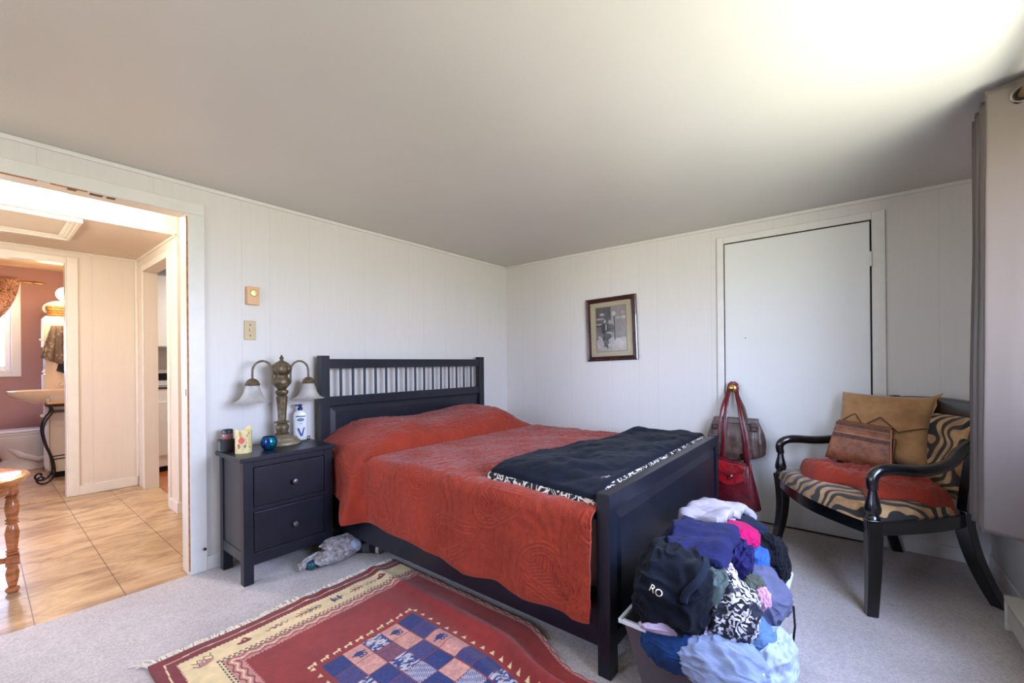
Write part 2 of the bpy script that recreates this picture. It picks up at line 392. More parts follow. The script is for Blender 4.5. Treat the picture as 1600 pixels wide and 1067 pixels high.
mb = B(-.016, 0, -2.094, -2.048, 0, 2.052); mb.box(-.016, 0, -2.994, -2.930, 0, 2.052); mb.box(-.016, 0, -2.930, -2.094, CT+.004, 2.052)
struct('trim_9', mb, m_trim, bevel=.003)

# window in wall_window
def window(name, axis, a0, a1, z0, z1, p, sgn, m):
    t = thing(name, None, None, (((a0+a1)/2, p, z0) if axis == 'x' else (p, (a0+a1)/2, z0))); setp(t, kind='structure')
    def bb(mb, u0, u1, w0, w1, zz0, zz1):
        if axis == 'x': mb.box(u0, u1, p+min(w0*sgn, w1*sgn), p+max(w0*sgn, w1*sgn), zz0, zz1)
        else: mb.box(p+min(w0*sgn, w1*sgn), p+max(w0*sgn, w1*sgn), u0, u1, zz0, zz1)
        return mb
    c = MB(); g = .06
    bb(c, a0-g, a0, -.015, 0, z0-g, z1+g); bb(c, a1, a1+g, -.015, 0, z0-g, z1+g); bb(c, a0, a1, -.015, 0, z0-g, z0); bb(c, a0, a1, -.015, 0, z1, z1+g)
    part('casing', c, m, t, bevel=.003)
    c = MB(); f = .035
    bb(c, a0, a0+f, .04, .08, z0, z1); bb(c, a1-f, a1, .04, .08, z0, z1); bb(c, a0+f, a1-f, .04, .08, z0, z0+f); bb(c, a0+f, a1-f, .04, .08, z1-f, z1)
    mid = (a0+a1)/2; bb(c, mid-.02, mid+.02, .04, .08, z0+f, z1-f)
    part('sash', c, m, t, bevel=.003)
    return t
window('window_1', 'x', WX0, WX1, WZ0, WZ1, -3.42, -1, m_trim)
window('added_rear_window', 'y', VX0, VX1, .9, 2.0, -5.2, -1, m_trim)  # unseen rear window, added for its soft light

# ------------------------------------------------------------------ hall, kitchen and bathroom beyond
struct('wall_hall_outer', hole_wall(-5.3, -5.2, .1, 5.0, 2.36, .35, 1.15, .85, 1.95), m_wh2)
struct('ceiling_hall', B(-5.3, .1, .1, 1.25, 2.31, 2.36), mat('hall_ceiling_paint', (232, 222, 208), .6, var=.03))
struct('ceiling_passage', B(-5.2, -2.48, 1.26, 2.60, 2.165, 2.36), mat('passage_ceiling_paint', (216, 196, 174), .6, var=.03))
struct('ceiling_kitchen', B(-2.38, .1, 1.25, 5.0, 2.31, 2.36), m_ceil)
struct('wall_kitchen_side', B(0, .1, .1, 5.0, 0, 2.36), m_wh2)
struct('wall_kitchen_end', B(-2.38, .1, 4.9, 5.0, 0, 2.36), m_wh)
struct('trim_15', B(-5.2, -2.48, 1.25, 1.26, 2.150, 2.31), mat('hall_ceiling_paint', (0, 0, 0)))
# wall between passage and kitchen, opening y 1.45..2.30
mb = B(-2.48, -2.38, 1.25, 1.50, 0, 2.31); mb.box(-2.48, -2.38, 2.30, 4.95, 0, 2.31); mb.box(-2.48, -2.38, 1.50, 2.30, 2.02, 2.31)
struct('wall_passage_right', mb, m_wh2)
mb = B(-2.492, -2.48, 1.50-.05, 1.50, 0, 2.07); mb.box(-2.492, -2.48, 2.30, 2.35, 0, 2.07); mb.box(-2.492, -2.48, 1.50, 2.30, 2.02, 2.07)
struct('trim_10', mb, m_htrim, bevel=.003)
mb = B(-2.495, -2.365, 1.238, 1.25, 0, .085); mb.box(-2.495, -2.48, 1.25, 1.45, 0, .085)
struct('baseboard_passage', mb, m_htrim, bevel=.003)
struct('wall_kitchen_near', B(-2.38, -1.2, 1.25, 1.30, 0, 2.31), m_wh)
# passage back wall with the bathroom doorway
BX0, BX1, BT = -3.75, -2.955, 2.045
mb = B(BX1, -2.48, 2.555, 2.655, 0, 2.31); mb.box(-5.2, BX0, 2.555, 2.655, 0, 2.31); mb.box(BX0, BX1, 2.555, 2.655, BT, 2.31)
struct('wall_passage_back', mb, m_wh)
mb = B(BX1, -2.885, 2.541, 2.555, 0, 2.105); mb.box(BX0-.07, BX1, 2.541, 2.555, BT, 2.105); mb.box(BX1-.010, BX1, 2.545, 2.66, 0, BT)
struct('trim_11', mb, m_htrim, bevel=.003)
struct('baseboard_passage_back', B(-2.885, -2.49, 2.543, 2.555, 0, .085), m_htrim, bevel=.003)
mb = B(-5.2, -2.48, 2.543, 2.555, 2.145, 2.165); mb.box(-2.492, -2.48, 1.25, 2.543, 2.145, 2.165); mb.box(-2.50, -2.48, 2.535, 2.543, .085, 2.145)
struct('trim_12', mb, m_htrim, bevel=.003)
mb = B(BX0, BX1, 2.565, 2.600, 0, .004)
struct('trim_13', mb, mat('threshold_strip', (214, 178, 130), .25, .4), bevel=.001)
mb = MB()
for x in (-3.62, -3.40, -3.18, -3.00): mb.lathe([(.006, .004), (.004, .0058), (0, .006)], (x, 2.583, 0), 10)
struct('trim_14', mb, m_dark)
# attic hatch
t = thing('attic_hatch', 'white attic hatch with stepped moulding in the passage ceiling', 'ceiling hatch', (-3.5, 1.68, 2.165)); setp(t, kind='structure')
def ring(x0, x1, y0, y1, wd, z0, z1, mb=None):
    mb = mb or MB(); mb.box(x0, x1, y0, y0+wd, z0, z1); mb.box(x0, x1, y1-wd, y1, z0, z1); mb.box(x0, x0+wd, y0+wd, y1-wd, z0, z1); mb.box(x1-wd, x1, y0+wd, y1-wd, z0, z1); return mb
mb = ring(-4.2, -2.985, 1.34, 2.02, .022, 2.138, 2.165); ring(-4.178, -3.007, 1.362, 1.998, .022, 2.146, 2.165, mb); ring(-4.156, -3.029, 1.384, 1.976, .022, 2.154, 2.165, mb)
part('frame', mb, m_htrim, t, bevel=.002)
part('panel', B(-4.134, -3.051, 1.406, 1.954, 2.160, 2.166), mat('hatch_panel', (222, 206, 186), .6), t)
# ceiling light fixture
t = thing('ceiling_light', 'lit fluorescent batten on the hallway ceiling just inside the doorway', 'ceiling light', (-3.30, 1.0, 2.27))
part('housing', B(-3.55, -3.07, .93, 1.07, 2.268, 2.31), m_white, t, bevel=.004)
part('diffuser', B(-3.52, -3.10, .945, 1.055, 2.20, 2.268), mat('lit_diffuser', (255, 238, 214), .4, emit=22), t, bevel=.012)
part('end_cap', B(-3.10, -3.075, .94, 1.06, 2.198, 2.268), m_white, t, bevel=.006)
# bathroom shell
struct('wall_bath_left', B(-4.3, -4.2, 2.655, 4.85, 0, 2.31), m_pink)
struct('wall_bath_right', B(-2.50, -2.48, 2.655, 4.85, 0, 2.31), m_pink)
BZ0, BZ1 = 1.11, 2.06
mb = B(-4.2, -4.0, 4.75, 4.85, 0, 2.31); mb.box(-3.20, -2.50, 4.75, 4.85, 0, 2.31); mb.box(-4.0, -3.20, 4.75, 4.85, 0, BZ0); mb.box(-4.0, -3.20, 4.75, 4.85, BZ1, 2.31)
struct('wall_bath_back', mb, m_pink)
struct('ceiling_bath', B(-4.3, -2.48, 2.60, 4.85, 2.31, 2.36), mat('bath_ceiling_paint', (226, 196, 158), .6))
area('bath_window_portal', (-3.6, 4.86, 1.58), (-PI/2, 0, 0), .8, .95, 1, portal=True)
t = thing('window_3', None, None, (-3.6, 4.75, BZ0)); setp(t, kind='structure')
part('casing', (lambda mb: mb)(MB().box(-3.20, -3.125, 4.735, 4.75, BZ0-.075, BZ1+.075).box(-4.075, -4.0, 4.735, 4.75, BZ0-.075, BZ1+.075).box(-4.0, -3.20, 4.735, 4.75, BZ0-.075, BZ0).box(-4.0, -3.20, 4.735, 4.75, BZ1, BZ1+.075)), m_white, t, bevel=.004)
part('sash', MB().box(-3.25, -3.20, 4.77, 4.82, BZ0, BZ1).box(-4.0, -3.95, 4.77, 4.82, BZ0, BZ1).box(-3.95, -3.25, 4.77, 4.82, BZ0, BZ0+.05).box(-3.95, -3.25, 4.77, 4.82, BZ1-.05, BZ1), m_white, t, bevel=.004)

# kitchen sliver: white stove with dark panel, wall cupboard
t = thing('stove', 'white stove with dark control strip glimpsed through the kitchen opening', 'stove', (-2.05, 3.2, 0))
part('body', B(-2.35, -1.75, 2.98, 3.45, .06, .90), m_white, t, bevel=.008)
part('plinth', B(-2.32, -1.78, 3.01, 3.45, 0, .06), m_dark, t)
part('oven_door', B(-2.32, -1.78, 2.965, 2.98, .18, .76), m_white, t, bevel=.004)
part('cooktop', B(-2.35, -1.75, 2.97, 3.45, .90, .915), mat('black_glass', (18, 18, 22), .1), t, bevel=.003)
bp = part('backguard', B(-2.35, -1.75, 3.38, 3.45, .915, 1.10), m_white, t, bevel=.006)
part('control_strip', B(-2.33, -1.77, 3.374, 3.38, .98, 1.06), m_dark, bp)
t = thing('kitchen_cupboard', 'white wall cupboard glimpsed above the stove in the kitchen', 'cupboard', (-1.9, 3.3, 1.45))
part('body', B(-2.36, -1.55, 3.15, 3.45, 1.35, 2.15), m_white, t, bevel=.004)
part('door', B(-2.35, -1.96, 3.135, 3.15, 1.36, 2.14), m_white, t, bevel=.004)
part('door', B(-1.95, -1.56, 3.135, 3.15, 1.36, 2.14), m_white, t, bevel=.004)
struct('wall_kitchen_inner', B(-2.38, -1.2, 3.452, 3.50, 0, 2.31), mat('kitchen_wall', (214, 216, 220), .6))
struct('floor_kitchen', B(-2.38, 0, 1.35, 3.45, -.002, .002), wood_mat('orange_wood_floor', (150, 78, 36), (196, 116, 60), .3, (14, 2, 2)))

# ------------------------------------------------------------------ bathroom things
bx, by = -2.90, 4.49            # toilet centre: bowl points to -X
t = thing('toilet', 'pale porcelain toilet with lid down under the bathroom window', 'toilet', (bx-.25, by, 0))
cer = mat('porcelain', (226, 222, 226), .15, coat=.4)
th = np.linspace(0, 2*PI, 41)[:-1]
def ell(cx, a, b): return cx+a*np.cos(th), by+b*np.sin(th)
prof = [(bx-.22, .22, .13, 0), (bx-.22, .22, .12, .05), (bx-.20, .18, .10, .12), (bx-.24, .20, .13, .22), (bx-.30, .25, .18, .33), (bx-.30, .27, .195, .385), (bx-.30, .27, .195, .40)]
X = np.array([ell(p[0], p[1], p[2])[0] for p in prof]).T; Y = np.array([ell(p[0], p[1], p[2])[1] for p in prof]).T; Z = np.array([[p[3]]*40 for p in prof]).T
mb = MB().grid(X, Y, Z, wrapu=True); mb.add([(X[i, -1], Y[i, -1], .40) for i in range(40)], [tuple(range(40))])
part('bowl', mb, cer, t, smooth=50)
part('base', B(bx-.36, bx+.02, by-.10, by+.10, 0, .04), cer, t, bevel=.015)
trp = MB().tube([(bx-.36, by-.105, .30), (bx-.25, by-.115, .17), (bx-.12, by-.11, .10), (bx+.0, by-.11, .14), (bx+.06, by-.105, .26)], .032, 10)
part('trapway', trp, cer, t, smooth=50)
def disc(cx, a, b, z0, z1):
    m = MB(); n = 36
    m.lathe([(1, z0), (1, z1)], n=n); m.v = [(cx+v[0]*a, by+v[1]*b, v[2]) for v in m.v]; return m
part('seat', disc(bx-.29, .265, .19, .402, .422), cer, t, bevel=.006)
part('lid', disc(bx-.285, .26, .187, .424, .447), cer, t, bevel=.008)
part('hinge', B(bx-.06, bx-.02, by-.09, by+.09, .40, .455), cer, t, bevel=.008)
tk = part('tank', B(bx+.06, bx+.26, by-.22, by+.22, .38, .76), cer, t, bevel=.02)
part('tank_lid', B(bx+.05, bx+.27, by-.23, by+.23, .76, .79), cer, t, bevel=.008)
part('bowl_deck', B(bx-.10, bx+.22, by-.11, by+.11, .33, .40), cer, t, bevel=.02)

t = thing('bathroom_vanity', 'narrow white vanity cabinet with a round knob below the basin', 'vanity', (-2.75, 3.82, 0))
part('body', B(-2.985, -2.50, 3.60, 4.02, .06, .845), mat('vanity_white', (222, 208, 188), .4), t, bevel=.004)
part('plinth', B(-2.96, -2.50, 3.63, 4.0, 0, .06), m_dark, t)
dr = part('door', B(-3.005, -2.987, 3.62, 4.0, .08, .83), m_white, t, bevel=.004)
part('knob', MB().sphere((-3.03, 3.70, .64), .018).tube([(-3.005, 3.70, .64), (-3.03, 3.70, .64)], .007, 8), m_white, dr, smooth=True)
t = thing('washbasin', 'cream ceramic washbasin projecting over the narrow vanity', 'washbasin', (-2.85, 3.75, .85))
n = 40; rows = []
def rrect(cx, cy, a, b, k=4):
    q = np.linspace(0, 2*PI, n, endpoint=False); c, s_ = np.cos(q), np.sin(q)
    return cx+a*np.sign(c)*np.abs(c)**(2/k), cy+b*np.sign(s_)*np.abs(s_)**(2/k)
lv = [(.12, .12, .745, .05), (.26, .20, .775, .03), (.35, .24, .835, .0), (.385, .255, .872, 0), (.385, .255, .900, 0), (.365, .235, .905, 0), (.30, .19, .895, 0), (.22, .14, .84, .0), (.05, .05, .82, 0)]
X = []; Y = []; Z = []
for a, b, z, o_ in lv:
    x, y = rrect(-2.885+o_, 3.80, a, b*.8, 3.2); X.append(x); Y.append(y); Z.append(np.full(n, z))
mb = MB().grid(np.array(X).T, np.array(Y).T, np.array(Z).T, wrapu=True)
part('basin', mb, mat('cream_ceramic', (232, 212, 186), .15, coat=.4), t, smooth=50)
f = part('faucet', MB().tube([(-2.72, 3.80, .90), (-2.72, 3.80, .955), (-2.76, 3.80, .975), (-2.90, 3.80, .955), (-2.91, 3.80, .94)], .011, 10).lathe([(.03, 0), (.026, .018), (.012, .03)], (-2.72, 3.80, .895), 16), m_chrome, t, smooth=50)
for yy in (3.71, 3.89): part('faucet_handle', MB().lathe([(.014, 0), (.012, .03), (.024, .034), (.022, .05), (0, .054)], (-2.72, yy, .895), 14), m_chrome, t, smooth=50)
t = thing('iron_side_table', 'black wrought iron scroll-legged stand with wooden top before the vanity', 'stand', (-2.75, 3.42, 0))
iron = mat('wrought_iron', (28, 22, 22), .5, .3)
part('top', B(-3.02, -2.55, 3.33, 3.55, .775, .790), wood_mat('warm_wood_top', (190, 120, 66), (220, 156, 96)), t, bevel=.004)
part('rim', ring(-3.025, -2.545, 3.325, 3.555, .012, .750, .776), iron, t)
for yy in (3.335, 3.545):
    pts = [(-3.00, yy, .755), (-2.985, yy, .70), (-3.03, yy, .62), (-3.05, yy, .52), (-3.03, yy, .38), (-2.99, yy, .24), (-2.975, yy, .12), (-2.99, yy, .05), (-3.03, yy, .010), (-3.075, yy, .012), (-3.095, yy, .045), (-3.075, yy, .075), (-3.05, yy, .065), (-3.058, yy, .045)]
    C2 = []
    for i in range(len(pts)-1):
        p0, p1, p2, p3 = [Vector(pts[max(0, min(len(pts)-1, i+k))]) for k in (-1, 0, 1, 2)]
        for u in (0, .25, .5, .75):
            C2.append(.5*((2*p1)+(p2-p0)*u+(2*p0-5*p1+4*p2-p3)*u*u+(3*p1-p0-3*p2+p3)*u**3))
    part('leg', MB().tube([tuple(p) for p in C2], .0085, 8), iron, t, smooth=50)
    part('leg', MB().tube([(-2.55-(-3.00-p[0])*-1*-1-0.02 if False else -5.555-p[0], p[1], p[2]) for p in C2], .0085, 8), iron, t, smooth=50)
part('stretcher', MB().tube([(-2.985, 3.335, .23), (-2.57, 3.335, .25)], .006, 8).tube([(-2.985, 3.545, .23), (-2.57, 3.545, .25)], .006, 8), iron, t)
part('brace', MB().tube([(-3.0, 3.335, .695), (-2.55, 3.335, .70)], .006, 8).tube([(-3.0, 3.545, .695), (-2.55, 3.545, .70)], .006, 8), iron, t)

t = thing('linen_cabinet', 'tall narrow white bathroom cabinet with small knobs behind the basin', 'cabinet', (-2.75, 4.42, 0))
cx0, cx1, cy0, cy1, cz = -2.985, -2.60, 4.05, 4.25, 1.70
part('body', B(cx0, cx1, cy0, cy0+.20, 0, cz), mat('cabinet_paint', (236, 220, 200), .4), t, bevel=.003)
part('door', B(cx0-.016, cx0, cy0+.01, cy0+.19, 1.36, cz-.02), m_white, t, bevel=.003)
part('knob', MB().sphere((cx0-.028, cy0+.04, 1.44), .012, n=12, m=8), m_white, t, smooth=True)
part('shelf_edge', B(cx0-.012, cx0, cy0, cy0+.20, 1.08, 1.10), m_white, t)
part('niche_shade', B(cx0-.002, cx0+.001, cy0+.015, cy0+.185, 1.12, 1.33), mat('niche_shadow', (120, 110, 118), .8), t)  # flat panel; the shade of a recess is put into its grey
part('door', B(cx0-.016, cx0, cy0+.01, cy0+.19, .87, 1.06), m_white, t, bevel=.003)
wick = mat('wicker', (176, 116, 52), .6, rgb2=(96, 54, 22), vs=60, bump=.8, bsc=70)
bk = thing('wicker_basket', 'brown wicker basket on top of the tall bathroom cabinet', 'basket', (-2.80, 4.17, cz))
X = []; Y = []; Z = []
for i, (k, z) in enumerate([(0, 0), (1, 0), (1.02, .02), (1.05, .05), (1.09, .08), (1.12, .105), (1.15, .12), (1.12, .122), (1.04, .10), (.98, .03), (0, .012)]):
    x, y = rrect(-2.80, 4.145, .15*k, .072*k, 4); 
    wv = .004*np.sin(np.arange(n)*PI)*(1 if .01 < z < .12 else 0); X.append(x+wv); Y.append(y+wv); Z.append(np.full(n, cz+z))
part('bowl', MB().grid(np.array(X).T, np.array(Y).T, np.array(Z).T, wrapu=True), wick, bk, smooth=50)
mb = MB()
for k in range(4):
    x, y = rrect(-2.80, 4.145, .150+.006*k, .074+.004*k, 4); mb.tube([(a, b, cz+.02+.028*k) for a, b in zip(x, y)]+[(x[0], y[0], cz+.02+.028*k)], .008, 6)
part('weave', mb, wick, bk, smooth=50)
towel_w = mat('cream_towel', (236, 226, 208), .9, bump=.5, bsc=200)
single('rolled_towel', MB().sphere((-2.80, 4.145, cz+.11), .10, .05, .045), towel_w, 'small cream towel lying in the wicker basket', 'towel', smooth=True)
mb = MB().prism([(-2.96+.0+.17*math.cos(a)+.14, cz+.10+.10*math.sin(a)) for a in np.linspace(0, 2*PI, 33)[:-1]], 4.238, 4.25, 'y')
single('oval_tray', mb, towel_w, 'cream rounded tray standing behind the wicker basket', 'tray', bevel=.004)
def drape(name, label, x0, x1, y, z0, z1, M, seed, cat='towel', amp=.02, nf=3.5, **k):
    u, v = np.meshgrid(np.linspace(0, 1, 40), np.linspace(0, 1, 30), indexing='ij')
    wid = .45+.55*v
    X = (x0+x1)/2+(u-.5)*(x1-x0)*wid; Zz = z1-(z1-z0)*v*(1-.18*np.abs(u-.5)*2)
    Yy = y-amp*(np.sin(u*nf*2*PI+seed)*(.3+v)+.6*fbm(u*4, v*3, s=seed))
    return single(name, MB().grid(X, Yy, Zz), M, label, cat, smooth=True, solid=.008, **k)
drape('grey_towel', 'grey patterned towel hanging on the side of the tall bathroom cabinet', -3.02, -2.72, 4.03, 1.17, 1.60, print_mat('grey_towel_print', (122, 110, 104), (164, 150, 138), 'dots', 22), 3)
drape('dark_washcloth', 'dark blue washcloth hanging lowest below the grey towel', -2.90, -2.78, 4.038, 1.07, 1.25, mat('dark_cloth', (50, 52, 62), .9), 5, 'washcloth', .01, 1.5)
for x, y, lab, h_, c in ((-2.66, 3.95, 'white bottle with amber neck beside the basin tap', .12, (226, 214, 200)), (-2.66, 3.66, 'amber glass bottle at the near corner of the basin', .09, (170, 104, 50)), (-2.60, 3.80, 'clear soap pump at the back of the basin', .14, (210, 200, 190))):
    q = thing('toiletry_bottle', lab, 'bottle', (x, y, .9))
    part('body', MB().lathe([(.022, 0), (.024, .01), (.024, h_*.6), (.012, h_*.75), (.010, h_*.85)], (x, y, .898), 16), mat('bottle_%d' % c[0], c, .2), q, smooth=50)
    part('cap', MB().lathe([(.012, h_*.82), (.012, h_), (0, h_+.003)], (x, y, .898), 14), mat('amber_cap', (150, 86, 40), .4), q, smooth=50)
# vanity lamp, glowing
t = thing('bathroom_wall_lamp', 'glowing warm globe lamp high on the bathroom wall', 'wall lamp', (-2.51, 3.9, 1.93))
part('bracket', MB().tube([(-2.50, 3.9, 1.93), (-2.60, 3.9, 1.93), (-2.70, 3.9, 1.93)], .012, 10), m_brass, t, smooth=50)
part('globe', MB().sphere((-2.84, 3.9, 1.935), .075).tube([(-2.70, 3.9, 1.93), (-2.78, 3.9, 1.93)], .02, 12), mat('lit_globe', (255, 214, 150), .4, emit=8), t, smooth=True)
pl = bpy.data.lights.new('bath_lamp_light', 'POINT'); pl.energy = 8; pl.color = (1, .72, .42); pl.shadow_soft_size = .08
po = bpy.data.objects.new('bath_lamp_light', pl); COL.objects.link(po); po.location = (-2.95, 3.85, 1.86)
# swagged curtain and rod at bath window
t = thing('curtain_rod', 'thin bronze rod with leaf finial above the bathroom window', 'curtain rod', (-3.6, 4.69, 2.13))
part('rod', MB().tube([(-4.15, 4.69, 2.13), (-3.03, 4.69, 2.13)], .008, 10), m_brass, t, smooth=50)
part('finial', MB().lathe([(.008, 0), (.016, .02), (.010, .05), (.013, .06), (0, .12)], n=10, T=Matrix.Translation((-3.04, 4.69, 2.13)) @ Matrix.Rotation(PI/2, 4, 'Y')), m_brass, t, smooth=50)
u, v = np.meshgrid(np.linspace(0, 1, 90), np.linspace(0, 1, 60), indexing='ij')
right = -3.13-.10*v-.42*v**2.6; X = -4.05+(right+4.05)*u
Z = 2.15-v*(.80-.0*u)-.10*np.sin(PI*u)*v
Y = 4.665-.035*np.sin(u*22+2*v)*(1-.4*v)-.05*ss(.55, .8, v)*np.sin(v*PI)-.02*fbm(u*8, v*5, s=9)
cm = print_mat('peach_print', (206, 160, 140), (120, 84, 58), 'scroll', 30)
nt_ = cm.node_tree
single('swag_curtain', MB().grid(X, Y, Z), cm, 'peach leaf-printed curtain tied up over the bathroom window', 'curtain', smooth=True, solid=.004)

# round hall table
t = thing('round_side_table', 'round honey-coloured wooden side table on turned legs in the hallway', 'side table', (-3.63, .55, 0))
honey = wood_mat('honey_wood', (150, 84, 44), (196, 124, 74), .25, (3, 3, 9))
part('top', MB().lathe([(0, .555), (.31, .555), (.335, .562), (.338, .572), (.345, .578), (.350, .586), (.345, .594), (.322, .598), (.316, .594), (0, .594)], (-3.63, .55, 0), 64), honey, t, smooth=35)
part('apron', MB().lathe([(.29, .51), (.29, .556), (.275, .556), (.275, .51)], (-3.63, .55, 0), 48), honey, t, smooth=35)
legp = [(0, 0), (.018, 0), (.026, .012), (.024, .022), (.014, .03), (.022, .07), (.024, .10), (.016, .14), (.016, .145)]
legp2 = [(.018, .19), (.024, .197), (.018, .204), (.024, .211), (.018, .218), (.020, .235), (.023, .27), (.026, .30), (.020, .335), (.016, .345), (.026, .352), (.018, .36), (.026, .368), (.018, .376), (.022, .39), (.027, .43), (.022, .47), (.018, .475), (.026, .482), (.018, .489), (.026, .498), (.022, .53), (.026, .556)]
legs = [(-3.344, .508), (-3.63+.29*math.cos(2.2), .55+.29*math.sin(2.2)), (-3.63+.29*math.cos(-2.0), .55+.29*math.sin(-2.0))]
for lx, ly in legs:
    m_ = MB().lathe(legp, (lx, ly, 0), 20); m_.box(lx-.024, lx+.024, ly-.024, ly+.024, .14, .19); m_.lathe(legp2, (lx, ly, 0), 20)
    part('leg', m_, honey, t, smooth=35)
    part('stretcher', MB().tube([(lx, ly, .165), ((lx*2-3.63)/3, (ly*2+.55)/3, .17), (-3.63, .55, .165)], [.012, .018, .012], 10), honey, t, smooth=50)

# ------------------------------------------------------------------ switch and thermostat
t = thing('thermostat', 'beige dial thermostat on the wall above the light switch', 'thermostat', (-2.41, 0, 1.505))
part('housing', B(-2.448, -2.378, -.024, 0, 1.503, 1.612), mat('beige_plastic', (222, 176, 126), .4), t, bevel=.004)
part('dial', MB().lathe([(.021, 0), (.021, .005), (.018, .008), (.010, .009), (0, .009)], n=28, T=Matrix.Translation((-2.410, -.024, 1.575)) @ Matrix.Rotation(PI/2, 4, 'X')), mat('gold_dial', (214, 190, 120), .3, .5), t, smooth=35)
t = thing('light_switch', 'tan toggle light switch below the thermostat', 'light switch', (-2.427, 0, 1.29))
part('plate', B(-2.458, -2.394, -.007, 0, 1.292, 1.408), m_ivory, t, bevel=.003)
part('toggle', B(-2.431, -2.421, -.020, -.006, 1.343, 1.363), mat('toggle_ivory', (214, 200, 160), .35), t, bevel=.002)
for z in (1.318, 1.382): part('screw', MB().lathe([(.0038, 0), (.003, .0015)], n=10, T=Matrix.Translation((-2.426, -.007, z)) @ Matrix.Rotation(PI/2, 4, 'X')), m_dark, t)

# ------------------------------------------------------------------ nightstand
t = thing('nightstand', 'black stained two-drawer nightstand beside the bed', 'nightstand', (-2.362, -.215, 0))
NX0, NX1, NY0, NY1 = -2.603, -2.122, -.385, -.045
part('top', B(-2.620, -2.105, -.397, -.034, .638, .662), m_black, t, bevel=.003)
for x in (NX0, NX1-.048):
    for y in (NY0, NY1-.045): part('leg', B(x, x+.048, y, y+.045, 0, .638), m_black, t, bevel=.002)
for x in (NX0+.006, NX1-.016):
    part('side_panel', B(x, x+.010, NY0+.045, NY1-.045, .17, .638), m_black_sheen, t)
    part('side_rail', B(x-.004, x+.016, NY0+.045, NY1-.045, .115, .17), m_black_sheen, t, bevel=.002)
part('front_rail', B(NX0+.048, NX1-.048, NY0+.002, NY0+.03, .606, .638), m_black, t, bevel=.001)
part('front_rail', B(NX0+.048, NX1-.048, NY0+.003, NY0+.03, .372, .394), m_black, t, bevel=.001)
part('front_rail', B(NX0+.048, NX1-.048, NY0+.002, NY0+.03, .095, .155), m_black, t, bevel=.001)
part('back_panel', B(NX0+.048, NX1-.048, NY1-.02, NY1-.01, .10, .638), m_black, t)
for z0, z1 in ((.397, .602), (.159, .369)):
    d = part('drawer', B(NX0+.051, NX1-.051, NY0+.001, NY0+.28, z0, z1), m_black, t, bevel=.0025)
    part('knob', MB().lathe([(.008, 0), (.007, .012), (.015, .018), (.0165, .024), (.013, .030), (0, .032)], n=20, T=Matrix.Translation((-2.350, NY0+.001, (z0+z1)/2-.006)) @ Matrix.Rotation(PI/2, 4, 'X')), m_steel, d, smooth=50, label='round brushed metal knob')

# ------------------------------------------------------------------ table lamp
lx, ly, lz = -2.300, -.130, .662
t = thing('table_lamp', 'antique bronze twin-arm table lamp with two frosted bell shades', 'table lamp', (lx, ly, lz))
br_ = mat('antique_bronze', (124, 110, 84), .45, .45, rgb2=(84, 70, 50), vs=40, bump=.3, bsc=160)
stone = mat('aged_base', (150, 136, 112), .45, .2, rgb2=(120, 104, 82), vs=30)
part('base', MB().lathe([(0, 0), (.098, 0), (.102, .006), (.099, .018), (.088, .026), (.082, .032), (.080, .040), (.060, .048), (.045, .056), (.036, .060)], (lx, ly, lz), 48), stone, t, smooth=35)
part('stem', MB().lathe([(.036, .058), (.040, .066), (.030, .072), (.034, .085), (.038, .100), (.036, .112), (.026, .125), (.044, .132), (.040, .138), (.022, .144), (.022, .15), (.024, .20), (.028, .25), (.031, .288), (.024, .292), (.030, .300), (.036, .312), (.034, .324), (.022, .330), (.030, .340), (.036, .348)], (lx, ly, lz), 32, lobes=16, lob=.07, lz=(.145, .29)), br_, t, smooth=40)
part('vase', MB().lathe([(.034, .346), (.046, .360), (.050, .376), (.044, .392), (.036, .404), (.034, .414), (.040, .424), (.046, .428)], (lx, ly, lz), 32), br_, t, smooth=40)
part('finial', MB().lathe([(.040, .428), (.050, .440), (.054, .456), (.048, .474), (.034, .490), (.020, .500), (.010, .506), (.009, .512), (.013, .520), (.008, .528), (.003, .538), (0, .542)], (lx, ly, lz), 40, lobes=10, lob=.12, lz=(.43, .49)), br_, t, smooth=40)
shade_m = mat('frosted_marble_glass', (214, 210, 202), .25, rgb2=(188, 184, 178), vs=14, trans=.25)
for sgn in (-1, 1):
    pts = []
    for k in range(25):
        q = PI*k/24; pts.append((lx+sgn*(.052+.055*(1-math.cos(q))), ly, lz+.440+.062*math.sin(q)))
    pts = [(lx+sgn*.038, ly, lz+.362), (lx+sgn*.048, ly, lz+.364), (lx+sgn*.052, ly, lz+.374)]+pts+[(lx+sgn*.162, ly, lz+.400)]
    part('arm', MB().tube(pts, .0062, 10), br_, t, smooth=50)
    sx_ = lx+sgn*.162
    hd = part('socket_cap', MB().lathe([(.008, .402), (.018, .398), (.030, .388), (.036, .374), (.040, .366), (.034, .360)], (sx_, ly, lz), 28), br_, t, smooth=40)
    part('shade', MB().lathe([(.033, .366), (.036, .350), (.043, .325), (.054, .300), (.064, .284), (.080, .272), (.094, .268), (.0925, .265), (.079, .268), (.062, .280), (.051, .298), (.040, .325), (.033, .350)], (sx_, ly, lz), 48, lobes=24, lob=.02), shade_m, hd, smooth=60)
mb = MB().tube([(lx+.09, ly-.02, lz+.006), (-2.18, -.16, lz+.004), (-2.14, -.15, lz+.012), (-2.118, -.10, lz+.022), (-2.106, -.05, lz+.010), (-2.098, -.03, lz-.01), (-2.095, -.022, lz-.10)], .003, 6)
single('power_cord', mb, mat('cord_black', (20, 20, 20), .5), 'thin dark lamp cord looping at the back of the nightstand top', 'cord', smooth=True)

